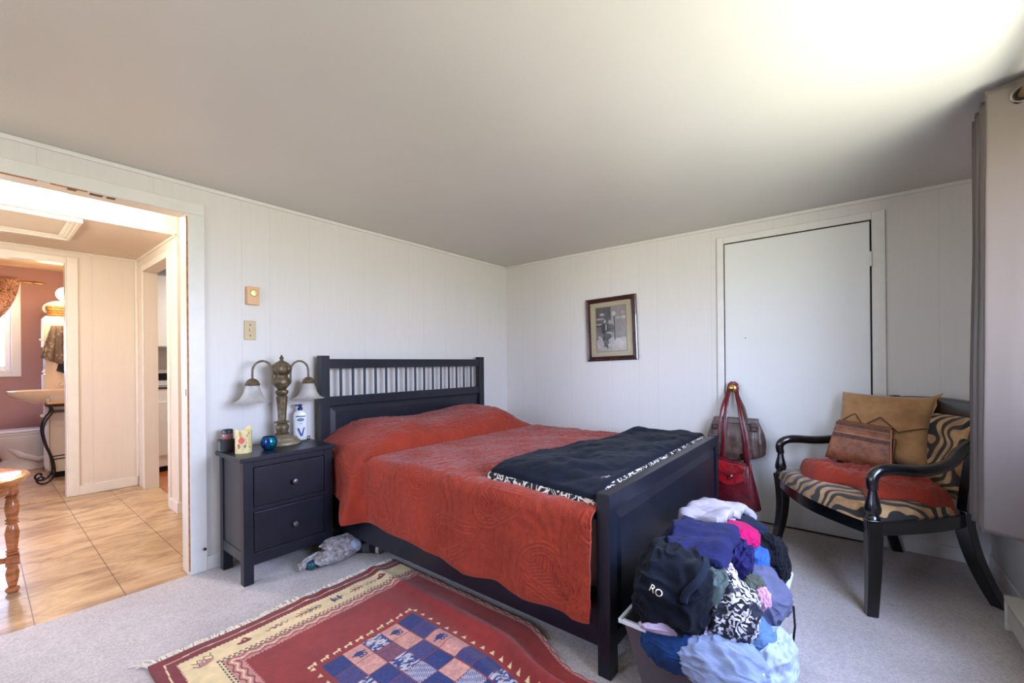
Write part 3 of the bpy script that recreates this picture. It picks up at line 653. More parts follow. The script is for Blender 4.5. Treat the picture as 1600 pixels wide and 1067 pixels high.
# lotion bottle
qx, qy, qz = -2.165, -.072, .662
t = thing('lotion_bottle', 'white pump lotion bottle with blue cap and lettering', 'lotion bottle', (qx, qy, qz))
T = Matrix.Translation((qx, qy, qz)) @ Matrix.Rotation(-.30, 4, 'Z')
m_ = MB(); X = []; Y = []; Z = []
for a, b, z in [(0, 0, 0), (.036, .019, 0), (.040, .022, .006), (.040, .022, .05), (.041, .022, .14), (.040, .021, .165), (.030, .019, .182), (.016, .015, .188), (.013, .013, .190), (0, 0, .190)]:
    x, y = rrect(0, 0, max(a, 1e-4), max(b, 1e-4), 3); X.append(x); Y.append(y); Z.append(np.full(n, z))
part('bottle', MB().grid(np.array(X).T, np.array(Y).T, np.array(Z).T, wrapu=True, T=T), m_white, t, smooth=45)
navy = mat('navy_plastic', (24, 40, 104), .3)
part('pump', MB().lathe([(.015, .188), (.015, .205), (.009, .208), (.009, .214), (.013, .216), (.013, .226), (0, .228)], n=20, T=T).box(-.030, .004, -.008, .008, .214, .227, T=T), navy, t, smooth=40)
TF = T @ Matrix.Translation((0, -.0225, .130)) @ Matrix.Rotation(PI/2, 4, 'X')
part('logo_oval', MB().lathe([(1, 0), (1, .0008), (0, .0008)], n=28, T=TF @ Matrix.Diagonal((.021, .010, 1, 1))), mat('logo_blue', (30, 90, 140), .4), t)
part('logo_text', text_mb('Vaseline', .0085, TF @ Matrix.Translation((0, 0, .0012))), m_white, t)
part('label_text', text_mb('intensive\ncare', .006, T @ Matrix.Translation((0, -.0228, .105)) @ Matrix.Rotation(PI/2, 4, 'X')), mat('label_grey', (110, 130, 160), .5), t)
part('label_mark', MB().prism([(-.022, .076), (-.010, .078), (.004, .040), (.016, .080), (.024, .080), (.010, .026), (-.002, .026)], -.0232, -.0226, 'y', T=T), mat('mark_blue', (40, 74, 140), .4), t)
part('label_bar', B(-.028, .028, -.0232, -.0226, .148, .155, T=T), navy, t)

# rose-patterned flameless candle (wavy top)
def ellcyl(cx, cy, z0, hfun, r, nn=64, nz=24):
    q = np.linspace(0, 2*PI, nn, endpoint=False)[:, None]; k = np.linspace(0, 1, nz)[None, :]
    hh = hfun(q); return cx+r*np.cos(q)+0*k, cy+r*np.sin(q)+0*k, z0+hh*k, q+0*k, k+0*q
cx_, cy_ = -2.540, -.215
X, Y, Z, Q, K = ellcyl(cx_, cy_, .662, lambda q: .128+.009*np.sin(2*q+1.2)+.006*np.sin(3*q), .040)
t = thing('rose_candle', 'ivory pillar candle printed with a pink rose on the nightstand corner', 'candle', (cx_, cy_, .662))
mb = MB().grid(X, Y, Z, wrapu=True)
o = part('wax', mb, attr_mat('printed_wax', .45, .1, 60), t, smooth=True)
ca, cz_ = Q.ravel(), K.ravel(); a0 = 4.35
base = np.array(lin((226, 206, 148)))+0*ca[:, None]; 
gr = fbm(ca*2.5, cz_*4, s=2); base = base*(1+.15*gr[:, None])
d = np.hypot((np.angle(np.exp(1j*(ca-a0+.25))))*1.0, (cz_-.56)*2.6); rose = (d < .38+.08*fbm(ca*6, cz_*9, s=4))
base[rose] = np.array(lin((214, 92, 86)))*(1+.35*np.sin(d[rose]*38))[:, None]
for (aa, zz, rr, c) in [(a0+.45, .75, .10, (120, 90, 60)), (a0+.7, .88, .12, (170, 120, 70)), (a0+.2, .30, .16, (120, 104, 70)), (a0+.8, .25, .08, (104, 84, 50)), (a0-.6, .30, .22, (178, 92, 96)), (a0-.4, .85, .25, (176, 162, 96)), (a0+.35, .45, .10, (206, 120, 96))]:
    dd = np.hypot(np.angle(np.exp(1j*(ca-aa)))*1.2, (cz_-zz)*2.2); k = dd < rr*(1+.5*vn(ca*9, cz_*14, s=6)); base[k] = np.array(lin(c))
set_cols(o, base)
part('candle_top', MB().lathe([(.0395, .112), (.036, .106), (0, .104)], (cx_, cy_, .662), 40), mat('wax_inner', (226, 204, 150), .5), t, smooth=50)
part('wick', MB().tube([(cx_, cy_, .765), (cx_+.003, cy_, .778)], .0015, 6), m_dark, t)
# iridescent votive glass
vx, vy = -2.417, -.235
t = thing('iridescent_votive', 'round iridescent blue-green glass votive holder beside the candle', 'votive holder', (vx, vy, .662))
m, nt, bs = newmat('iridescent_glass'); lw_ = NN(nt, 'ShaderNodeLayerWeight', {0: .5}); v = coords(nt); nz_ = noise(nt, v, 22, 2, .8)
ad = NN(nt, 'ShaderNodeMath', [lw_.outputs['Facing'], nz_], operation='ADD').outputs[0]
nt.links.new(ramp(nt, nz_, [(.30, lin((90, 40, 130))), (.42, lin((26, 66, 160))), (.5, lin((20, 110, 150))), (.58, lin((24, 150, 130))), (.7, lin((70, 190, 150)))]), bs.inputs['Base Color'])
bs.inputs['Metallic'].default_value = .75; bs.inputs['Roughness'].default_value = .12; m_irid = m
part('glass', MB().lathe([(0, 0), (.022, 0), (.034, .010), (.042, .028), (.043, .044), (.038, .062), (.033, .072), (.031, .072), (.036, .060), (.040, .044), (.038, .028), (.030, .012), (0, .008)], (vx, vy, .662), 40), m_irid, t, smooth=50)
# black box and small jar behind the candle
t = thing('black_box', 'small black box with clear front behind the rose candle', 'box', (-2.585, -.085, .662))
part('body', B(-2.618, -.0-2.545, -.12, -.055, .662, .728), mat('black_card', (20, 18, 20), .35), t, bevel=.002)
part('window', B(-2.6185, -2.6175, -.112, -.063, .670, .72), mat('box_window', (90, 92, 92), .15), t)
t = thing('nail_jar', 'small pinkish jar with black lid peeking over the black box', 'jar', (-2.575, -.085, .728))
part('jar', MB().lathe([(.026, 0), (.028, .004), (.028, .028), (.024, .032)], (-2.575, -.085, .728), 24), mat('pink_jar', (150, 100, 96), .3), t, smooth=45)
part('lid', MB().lathe([(.027, .031), (.027, .050), (.022, .055), (0, .056)], (-2.575, -.085, .728), 24), mat('jar_lid', (30, 36, 50), .3), t, smooth=45)
t = thing('perfume_bottle', 'small violet bottle with dark cap between candle and lamp', 'bottle', (-2.475, -.10, .662))
part('bottle', MB().lathe([(.016, 0), (.018, .004), (.018, .070), (.010, .082)], (-2.475, -.10, .662), 18), mat('violet_glass', (128, 124, 160), .15), t, smooth=45)
part('cap', MB().lathe([(.011, .082), (.011, .108), (0, .11)], (-2.475, -.10, .662), 16), mat('jar_lid', (30, 36, 50), .3), t, smooth=45)

# ------------------------------------------------------------------ bed
t = thing('bed', 'black wooden double bed with spindle headboard against the wall', 'bed', (-1.25, -1.10, 0))
bx0, bx1 = -2.044, -.457
hb = part('headboard', B(bx0+.062, bx1-.062, -.084, -.068, .28, .862), m_black, t, bevel=.002)
for x in (bx0, bx1-.062): part('post', B(x, x+.062, -.106, -.054, 0, 1.20), m_black, hb, bevel=.0025)
part('top_rail', B(bx0+.062, bx1-.062, -.100, -.062, 1.115, 1.178), m_black, hb, bevel=.0025)
part('middle_rail', B(bx0+.062, bx1-.062, -.100, -.062, .862, .924), m_black, hb, bevel=.0025)
nsp = 15
for k in range(nsp):
    xx = bx0+.062+(bx1-bx0-.124)*(k+1)/(nsp+1)
    part('spindle', MB().lathe([(.009, .922), (.009, 1.117)], (xx, -.081, 0), 12), m_black, hb, smooth=50)
def frame_bevel(x0, x1, z0, z1, y0, y1, wd):
    """sloping moulding ring around a recessed panel, facing -y: outer edge at y0, inner at y1"""
    o_ = [(x0, y0, z0), (x1, y0, z0), (x1, y0, z1), (x0, y0, z1)]; i_ = [(x0+wd, y1, z0+wd), (x1-wd, y1, z0+wd), (x1-wd, y1, z1-wd), (x0+wd, y1, z1-wd)]
    return MB().add(o_+i_, [(k, (k+1) % 4, (k+1) % 4+4, k+4) for k in range(4)])
part('panel_moulding', frame_bevel(bx0+.062, bx1-.062, .28, .860, -.0845, -.0985, .040), m_black, hb, fix=False)
part('raised_panel', B(bx0+.102, bx1-.102, -.0985, -.084, .32, .820), m_black, hb)
mb = MB()
for z in (.805, .79, .64): mb.lathe([(.0035, 0), (.002, .0015)], n=8, T=Matrix.Translation((bx0+.115, -.0985, z)) @ Matrix.Rotation(PI/2, 4, 'X'))
part('screw_head', mb, m_dark, hb)
fb = part('footboard', B(bx0+.058, bx1-.058, -2.128, -2.108, .13, .56), m_black, t, bevel=.002)
for x in (bx0-.006, bx1-.060): part('post', B(x, x+.062, -2.152, -2.100, 0, .664), m_black, fb, bevel=.003)
part('top_rail', B(bx0+.056, bx1-.060, -2.148, -2.104, .597, .660), m_black, fb, bevel=.003)
part('panel_moulding', frame_bevel(bx0+.056, bx1-.060, .135, .598, -2.1285, -2.1465, .046), m_black, fb, fix=False)
part('raised_panel', B(bx0+.102, bx1-.106, -2.1465, -2.1275, .181, .552), m_black, fb)
part('bottom_rail', B(bx0+.056, bx1-.060, -2.146, -2.108, .09, .14), m_black, fb, bevel=.002)
for x in (-2.034, -.489): part('side_rail', B(x, x+.022, -2.104, -.104, .095, .300), m_black, t, bevel=.003)
part('slat_base', B(-2.010, -.49, -2.10, -.11, .20, .22), m_black_sheen, t)
def rounded_slab(x0, x1, y0, y1, z0, z1, r=.05):
    mb = MB(); q = []
    for a in np.linspace(-PI/2, PI/2, 9): q.append((r*(1-math.cos(a)), z0+r+r*math.sin(a) if a < 0 else z1-r+r*math.sin(a)))
    X = []; Y = []; Z = []
    cx, cy = (x0+x1)/2, (y0+y1)/2
    for i_, z in [(.9, z0)]+q+[(.9, z1)]:
        a = (x1-x0)/2-(i_ if i_ < .5 else (x1-x0)/2-1e-3); b = (y1-y0)/2-(i_ if i_ < .5 else (y1-y0)/2-1e-3)
        x, y = rrect(cx, cy, a, b, 14); X.append(x); Y.append(y); Z.append(np.full(n, z))
    return mb.grid(np.array(X).T, np.array(Y).T, np.array(Z).T, wrapu=True)
single('mattress', rounded_slab(-2.005, -.495, -2.095, -.115, .222, .575), mat('mattress_ticking', (206, 200, 190), .9), 'mattress hidden under the coral quilt on the bed', 'mattress', smooth=50)

# coral quilt -------------------------------------------------------
def quilt_relief(p, q):
    """embossed paisley relief in fabric coordinates (metres)"""
    best = np.full(p.shape, 9.); bx_ = np.zeros_like(p); by_ = np.zeros_like(p)
    cell = .44
    for i in range(-2, 8):
        for j in range(-2, 9):
            cx, cy = (i+.5*(j % 2))*cell, j*cell*.62
            a = 1.3+((i*7+j*13) % 5)/5.*5.; ca_, sa_ = math.cos(a), math.sin(a)
            X = (p-cx)*ca_+(q-cy)*sa_; Y = -(p-cx)*sa_+(q-cy)*ca_
            Y = Y+1.1*(X-.02)*np.abs(X-.02)
            wd = .085*np.clip(1-(X+.03)/.235, .03, 1.0)**.75
            d = (np.sqrt(np.minimum(X+.03, 0)**2+Y**2)/wd-1)*.085*np.clip(wd/.085, .35, 1)+np.maximum(X-.20, 0)*2
            m_ = d < best; best = np.where(m_, d, best); bx_ = np.where(m_, X, bx_); by_ = np.where(m_, Y, by_)
    g = lambda c, w_: np.exp(-((best-c)/w_)**2)
    al = np.arctan2(by_, bx_+.03)*.06+bx_*.6
    lines = g(.004, .0045)+g(-.026, .004)+.8*g(.022, .0045)
    beads = g(-.011, .008)*np.abs(np.cos(PI*al/.013))
    inner = ss(-.030, -.036, best)*np.cos(2*PI*(bx_+.7*np.abs(by_))/.017)*.55
    field = ss(.022, .034, best)*(np.cos((vn(p*7, q*7, s=5)*1.6+q*14)*2*PI)*.45)+.75*(1-np.abs(vn(p*22, q*75, s=8))*2.2).clip(0, 1)+.4*vn(p*50, q*50, s=12)
    return 1.1*lines+.9*beads+inner+field
coral = mat('coral_quilt', (154, 52, 30), .85, var=.16, vs=7, bump=.9, bsc=130, sheen=.16, spec=.2)
nu, nv = 560, 520
v_ = np.linspace(-.105, -2.098, nv)[None, :]+np.zeros((nu, 1))
zb_y = [-.10, -.42, -.50, -.606, -.734, -1.122, -1.354, -1.594, -1.832, -2.02, -2.10]; zb = [.36, .34, .295, .247, .252, .238, .21, .208, .206, .195, .22]
zbot = np.interp(-v_, [-a for a in zb_y], zb)+.006*np.sin(v_*22)
xl, xr, top, rr = -2.078, -.425, .605, .055
Lt = xr-xl; Ls = (top-zbot); Lr = .30
sfrac = np.linspace(0, 1, nu)[:, None]+np.zeros((1, nv))
# first 28% left drop, 60% top, 12% right drop
su = np.zeros((nu, nv)); A = .27; Bq = .90
L1 = Ls-rr; arc = rr*PI/2; L2 = Lt-2*rr
s = np.where(sfrac < A, sfrac/A*(L1+arc), np.where(sfrac < Bq, L1+arc+(sfrac-A)/(Bq-A)*L2, L1+arc+L2+(sfrac-Bq)/(1-Bq)*(arc+Lr)))
def path(s, L1):
    x = np.where(s < L1, xl, 0.); z = np.where(s < L1, top-rr-(L1-s), 0.)
    a = np.clip((s-L1)/rr, 0, PI/2); m_ = (s >= L1) & (s < L1+arc)
    x = np.where(m_, xl+rr-rr*np.cos(a), x); z = np.where(m_, top-rr+rr*np.sin(a), z)
    m_ = (s >= L1+arc) & (s < L1+arc+L2); x = np.where(m_, xl+rr+(s-L1-arc), x); z = np.where(m_, top, z)
    a = np.clip((s-L1-arc-L2)/rr, 0, PI/2); m_ = s >= L1+arc+L2
    x = np.where(m_, xr-rr+rr*np.sin(a), x); z = np.where(m_, top-rr+rr*np.cos(a)-np.maximum(s-L1-2*arc-L2, 0), z)
    return x, z
X, Z = path(s, L1); Y = v_.copy()
# pillows under the quilt at the head
pil = np.sqrt(np.clip(1-(np.abs(Y+.34)/.31)**2.8, 0, 1)); pil = np.where(Y > -.34, np.maximum(pil, .75+.25*pil), pil)
endl = ss(xl-.01, xl+.30, X)*(1-.0*X); endr = ss(xr+.0, xr-.34, X)
bul = pil*(.130+.045*np.exp(-((X+.80)/.30)**2)+.02*np.exp(-((X+1.7)/.25)**2))*endl**.6*endr**.7
bul *= 1+.05*fbm(X*5, Y*5, s=8)
topmask = ss(top-.20, top-.02, Z)
Z = Z+bul*topmask
Z = Z+topmask*.006*fbm(X*6, Y*6, s=21)*ss(-.6, -.8, Y)
# crease where the pillow roll ends
Z = Z-topmask*.020*np.exp(-((Y+.662)/.016)**2)*ss(xr, xr-.2, X)
# side drop: hanging folds; big flared fold close to the nightstand
drop = np.clip((top-Z)/.38, 0, 1)*(X < -1.9)
fold = .115*ss(-.34, -.585, Y)*(1-ss(-.60, -.665, Y))-.012*np.exp(-((Y+.70)/.03)**2)-.02*np.exp(-((Y+.47)/.035)**2)
X = X-drop*(fold+.012*np.sin(Y*17+1)*ss(-.8, -1.1, Y)+.010*fbm(Y*7, Z*4, s=31))-drop*.012
X = X-(X < -1.9)*.04*np.exp(-((Y+.52)/.14)**2)*topmask*ss(top+.12, top-.02, Z)
# corner flick beside the footboard
k = drop*ss(-1.98, -2.09, Y); X = X+k*.0-.018*k
# relief along normals
P = np.stack([X, Y, Z], -1)
du = np.gradient(P, axis=0); dv = np.gradient(P, axis=1); N = np.cross(du, dv); N /= np.linalg.norm(N, axis=-1, keepdims=True)+1e-9
if N[nu//2, nv//2, 2] < 0: N = -N
rel = quilt_relief(s+.1, -v_)
edge = ss(0, .02, sfrac)
P = P+N*(rel*.0042*edge)[..., None]
single('coral_quilt', MB().grid(P[..., 0], P[..., 1], P[..., 2]), coral, 'large coral red paisley quilt spread over the bed and pillows', 'quilt', smooth=True, solid=.006)
# dark folded blanket -----------------------------------------------
blk = mat('black_cotton', (13, 18, 32), .85, var=.25, vs=10, bump=.3, bsc=250, sheen=.03, spec=.15)
trim_m = print_mat('black_white_scroll_print', (22, 20, 22), (206, 196, 182), 'scroll', 26)
t = thing('folded_blanket', 'black blanket with black and white patterned border folded over the bed foot', 'blanket', (-1.25, -1.82, .60))
def blk_outline(a, b):      # a across 0..1 (left to right), b 0..1 (back to foot)
    yb = -1.50-.13*a+.03*np.sin(a*7); yf = -2.093
    y = yb+(yf-yb)*b; x = (-1.985-.055*b)+( -.50-(-1.985-.055*b))*a
    return x, y
def blk_layer(za, zb_, ins, wr, seed, nx=130, ny=70, zside=None):
    a, b = np.meshgrid(np.linspace(0, 1, nx), np.linspace(0, 1, ny), indexing='ij')
    x, y = blk_outline(a, b); cx, cy = -1.25, -1.80
    x = cx+(x-cx)*(1-ins/.75); y = cy+(y-cy)*(1-ins/.3)
    e_ = np.minimum(np.minimum(a, 1-a)*1.5, np.minimum(b, 1-b)*.6)
    rnd = np.sqrt(np.clip(1-(1-np.clip(e_/.025, 0, 1))**2, 0, 1))
    sag = -.035*ss(-1.86, -2.04, x)
    wrk = wr*(fbm(x*5+y*2, y*6-x*2, s=seed, o=4)+.8*np.abs(vn(x*7+y*6, y*5, s=seed+3)))
    lift = .022*np.exp(-((x+.62)/.18)**2-((y+1.62)/.09)**2)
    zt = za+(zb_-za)*rnd+(wrk+lift)*np.clip(e_/.05, 0, 1)+sag; zl = za+(zb_-za)*(1-rnd)*0+sag
    mb = MB(); mb.grid(x, y, zt); mb.grid(x, y, zl+0*x, flip=True)
    # stitched side wall
    ring_ = [(i, 0) for i in range(nx)]+[(nx-1, j) for j in range(1, ny)]+[(i, ny-1) for i in range(nx-2, -1, -1)]+[(0, j) for j in range(ny-2, 0, -1)]
    nn = nx*ny; f_ = []
    for k in range(len(ring_)):
        p0 = ring_[k][0]*ny+ring_[k][1]; p1 = ring_[(k+1) % len(ring_)][0]*ny+ring_[(k+1) % len(ring_)][1]
        f_.append((p0, p1, p1+nn, p0+nn))
    mb.f += f_; return mb
part('lower_fold', blk_layer(.600, .628, -.014, .0, 2, 60, 40), blk, t, smooth=60)
part('patterned_border', blk_layer(.624, .662, -.004, .0, 2, 90, 60), trim_m, t, smooth=60, label='black and white scroll-patterned border')
part('upper_fold', blk_layer(.658, .676, .014, .015, 2, 150, 80), blk, t, smooth=60)

# ------------------------------------------------------------------ rug
nx, ny = 420, 600
RX0, RX1, RY0, RY1 = -3.060, -1.965, -.757, -3.05
a = np.linspace(0, 1.16, nx)[:, None]+np.zeros((1, ny)); b = np.linspace(0, 2.25, ny)[None, :]+np.zeros((nx, 1))   # fabric metres: a from the left edge, b from the far edge
RW = 1.16
def rugcol(a, b):
    red = np.array(lin((136, 36, 27))); dred = np.array(lin((108, 26, 28))); cream = np.array(lin((222, 198, 148))); navy_ = np.array(lin((26, 38, 84)))
    pink = np.array(lin((188, 128, 116))); blk_ = np.array(lin((34, 28, 30)))
    C = np.zeros(a.shape+(3,))+red
    C *= (1+.13*fbm(a*5, b*5, s=40))[..., None]
    ar = 1.385-a
    e_ = np.minimum(np.minimum(a, b), ar)                      # distance from the nearest bordered edge
    along = np.where(b <= np.minimum(a, ar), a, b)
    saw = .007*np.abs(((along/.016) % 1)-.5)*2
    def put(m, c): C[m] = c
    put(e_ < .250+saw, pink); 
    w_ = .006*np.sin(along*2*PI/.06)
    for k in range(3): put(np.abs(e_-(.208+.014*k)-w_) < .0028, dred if k != 1 else cream)
    put((e_ > .178) & (e_ < .196), cream); put((np.abs(e_-.1815) < .0026) & (((along/.020) % 1) < .6), blk_); put((np.abs(e_-.1935) < .0026) & ((((along+.01)/.020) % 1) < .6), blk_)
    put(e_ < .178, cream*1.0); put(e_ < .072+saw, dred*1.15); put(np.abs(e_-.040-.002*np.sin(along*30)) < .0025, cream)
    put((e_ < .008), dred)
    # motifs in the cream band
    def motif(cx, cy, kind, c, s=1., rot=0):
        x = (a-cx)/s; y = (b-cy)/s
        cr_, sr = math.cos(rot), math.sin(rot); x, y = x*cr_+y*sr, -x*sr+y*cr_
        if kind == 'bird': m = (np.hypot(x/.028, (y)/.014) < 1) & (y > -.006) | (np.abs(x-.02-.5*y) < .006) & (y < 0) & (y > -.03) | (np.abs(x+.01+.5*y) < .005) & (y < .0) & (y > -.022)
        elif kind == 'tree': m = (np.abs(y) < .003) & (np.abs(x) < .035)
        elif kind == 'zig': m = np.abs(y-.010*np.abs(((x/.024) % 1)-.5)*4+.01) < .0035; m &= np.abs(x) < .035
        elif kind == 'turtle': m = (np.hypot(x/.026, y/.016) < 1) & (np.sin(x*700)*np.sin(y*900) > -.35) | (np.hypot((x-.03)/.007, y/.006) < 1) | (np.abs(np.abs(x)-.018) < .004) & (np.abs(y) < .024)
        if kind == 'tree':
            for q in (-.02, 0, .02): m |= (np.abs(np.abs(y)-(.022-.9*(x-q))*1.0) < .003) & (np.abs(y) < .020) & (x > q-.002) & (x < q+.024)
        put(m, c)
    ms = [('bird', dred*1.3, .30), ('zig', dred*1.3, .42), ('zig', navy_, .45), ('tree', dred*1.4, .55), ('tree', blk_, .60), ('turtle', navy_, .72), ('tree', dred*1.4, .83), ('zig', blk_, .92), ('bird', dred*1.3, .99)]
    for kd, c, u in ms: motif(u, .125, kd, c, 1.0, 0)
    for kd, c, u in ms: motif(.125, u+.05, kd, c, 1.0, PI/2)
    for kd, c, u in [('zig', blk_, .115), ('zig', blk_, .14), ('bird', pink*.8, .15)]: motif(.15, u, kd, c, 1.1, -.3)
    # patchwork centre
    px0, py0, cs = .425, .52, .090
    i_ = np.floor((a-px0)/cs).astype(int); j_ = np.floor((b-py0)/cs).astype(int); fa = (a-px0)/cs-i_; fb_ = (b-py0)/cs-j_
    inside = (i_ >= 0) & (i_ < 5) & (j_ >= 0) & (j_ < 14)
    nv_ = np.array(lin((28, 44, 100))); pk = np.array(lin((196, 140, 124))); pu = np.array(lin((92, 62, 88))); cr2 = np.array(lin((190, 184, 186))); mar = np.array(lin((124, 58, 68)))
    tab = ['NPMPN', 'UKVKD', 'MNMUR', 'PUHNK', 'NPNPU', 'KMUHN', 'NUPNM', 'PNKUP']
    for jj in range(14):
        row = tab[jj % len(tab)]
        for ii in range(5):
            m = inside & (i_ == ii) & (j_ == jj); k = row[ii]
            sp = fbm(a[m]*160, b[m]*160, s=60, o=2)[:, None]
            if k == 'N': c = nv_*(1+.3*sp)
            elif k in 'PKR': c = pk*(1+.25*sp)*(np.array([.9, .85, .9]) if k == 'R' else 1)
            elif k in 'UD': c = np.where(np.sin(b[m]*900+6*vn(a[m]*50, b[m]*50))[:, None] > .2, pu*.7, nv_*1.5)*(1+.3*sp)
            elif k == 'V': c = np.where(sp > .1, mar*1.1, pu)
            elif k == 'H': c = np.where((np.sin((a[m]*.6+b[m])*700) > 0)[:, None], cr2, nv_*1.4)
            else: c = np.where((fbm(a[m]*60, b[m]*190, s=63, o=3) > .05)[:, None], cr2, nv_*1.2)
            C[m] = c
    put(inside & (np.minimum(np.minimum(fa, 1-fa), np.minimum(fb_, 1-fb_)) < .022), np.array(lin((120, 50, 54))))
    for ii, jj in ((1, 0), (3, 0), (4, 2)):
        x = a-(px0+(ii+.5)*cs); y = b-(py0+(jj+.5)*cs)
        m = (np.hypot((x)/.020, y/.013) < 1) | (np.abs(np.hypot(x-.016, y-.018)-.008) < .003) | (np.abs(np.hypot(x-.001, y-.020)-.007) < .003) | (np.abs(y) < .003) & (np.abs(x) < .030)
        put(m & inside, nv_)
    # little cream dog-tooth figures around the patchwork
    for q in np.arange(px0-.02, px0+5*cs+.03, .052):
        x = a-q; y = b-(py0-.030); put((np.abs(y) < .008) & (np.abs(x) < .016) & ~((y > .001) & (np.abs(np.abs(x)-.005) < .004)) | (np.hypot(x-.015, y+.009) < .006), cream)
    for q in np.arange(py0-.01, py0+14*cs, .052):
        y = b-q
        for xc, sg in ((px0-.028, -1), (px0+5*cs+.028, 1)):
            x = (a-xc)*sg; put((np.abs(y) < .011-1.0*(x+.009)*.6) & (np.abs(x) < .009), cream)
    return C
CC = rugcol(a, b)
X = RX0+a*(RX1-RX0)/RW*1.0; Y = RY0-b+0*a
X = X+.012*b*0+.006*vn(Y*3, X, s=70)*0
wav = .010*vn(a*5, 0*a, s=71); Y = Y+wav*np.exp(-b/.3)*1.2
Z = .010+.0015*fbm(a*8, b*8, s=72)
# rug bunches up against the bed rail
fr = ss(.30, 1.6, b)
c1 = 1.02-.10*fr; rid = (.012+.066*fr)*np.exp(-((a-c1)/(.030+.018*fr))**2); rid2 = (.002+.026*fr)*np.exp(-((a-c1+.15)/.035)**2)
Z = Z+rid+rid2+.006*fr*ss(1.0, 1.1, a)
Z = Z+.010*np.exp(-((b-.02)/.03)**2)*(np.exp(-((a-.62)/.03)**2)+np.exp(-((a-.72)/.03)**2))
X = X-.14*ss(.95, 1.30, b)*(a/1.16)**3
t = thing('rug', 'red patchwork rug with cream patterned border lying beside the bed', 'rug', (-2.5, -1.9, 0))
o = part('pile', MB().grid(X, Y, Z), attr_mat('rug_wool', .95, .5, 260, .15), t, smooth=True, solid=.008)
set_cols(o, CC.reshape(-1, 3))
mb = MB(); rs = random.Random(5)
for k in range(300):
    u = k/300; x = RX0+u*(RX1-RX0)+rs.uniform(-.004, .004); y0 = RY0-.004+.012*float(vn(np.array([u*1.16*5]), np.array([0.]), s=71)[0])
    ln = rs.uniform(.025, .055)*(1.5 if u < .03 or .44 < u < .52 else 1); dx = rs.uniform(-.02, .02)+(-.03 if u < .04 else 0)
    mb.tube([(x, y0, .010), (x+dx*.5, y0+ln*.5, .010+rs.uniform(0, .010)), (x+dx, y0+ln, .004)], [.0028, .0026, .0016], 5)
part('fringe', mb, mat('cream_fringe', (226, 214, 192), .9), t, kind='stuff', fix=False, label='cream knotted wool fringe')

# ------------------------------------------------------------------ crumpled cloth generator
def garment(name, label, cat, c, size, rz=0, M=None, seed=0, layers=0, wr=.10, tilt=(0, 0), k=2.6, fine=1., nu=150, nv=100, group=None, parent=None, amp2=.36, tip=None):
    th_ = np.linspace(0, PI, nv)[None, :]; ph = np.linspace(0, 2*PI, nu, endpoint=False)[:, None]
    cs_, sn_ = np.cos(ph), np.sin(ph)
    sp = lambda v, e: np.sign(v)*np.abs(v)**(2/e)
    x = sp(np.sin(th_), k)*sp(cs_, k); y = sp(np.sin(th_), k)*sp(sn_, k); z = sp(np.cos(th_), k*.8)+0*ph
    f = fbm(x*1.8, y*1.8, z*1.8, s=seed, o=3)
    an = seed*1.7; ca_, sa_ = math.cos(an), math.sin(an); xr_, yr_ = x*ca_-y*sa_, x*sa_+y*ca_
    wp = .55*fbm(x*1.3, y*1.3, z*1.3, s=seed+5, o=2)
    n1 = vn(xr_*1.0*fine+wp, yr_*3.4*fine+wp*1.6+z*1.2, z*1.4+wp, s=seed+9); n2 = vn(yr_*1.3*fine-wp, (xr_+z)*4.2*fine+wp*2, z*2.2, s=seed+19)
    n3 = vn(x*5*fine+wp*4, y*8*fine, z*7+wp*3, s=seed+29)
    rdg = (1-np.abs(n1)*2.2).clip(0, 1)**2.2+.6*(1-np.abs(n2)*2.4).clip(0, 1)**2.4+.10*(1-np.abs(n3)*2).clip(0, 1)**2
    r = 1+wr*.9*f+wr*amp2*2.1*(rdg-.45)
    if layers: r = r*(1-.10*np.abs(np.cos(z*layers*PI/2+.6*f))*(1-np.abs(z)**4)*1.2)
    x, y, z = x*r, y*r, z*r+.12*f*(1-np.abs(z))
    x, y, z = x*size[0]/2, y*size[1]/2, z*size[2]/2
    if tip: z = z-tip*(np.clip(x/size[0]*2, 0, 1.3)**2)*size[2]
    T = Matrix.Translation(c) @ Matrix.Rotation(rz, 4, 'Z') @ Matrix.Rotation(tilt[0], 4, 'X') @ Matrix.Rotation(tilt[1], 4, 'Y')
    mb = MB().grid(x, y, z, wrapu=True, flip=True, T=T)
    if parent is not None: return part(name, mb, M, parent, label, smooth=True)
    return single(name, mb, M, label, cat, group=group, smooth=True)
def cloth(nm, rgb, bump=.4, bsc=220, var=.18, sheen=.04, **k): return mat(nm, rgb, .92, var=var, vs=18, bump=bump, bsc=bsc, sheen=sheen, spec=.15, **k)

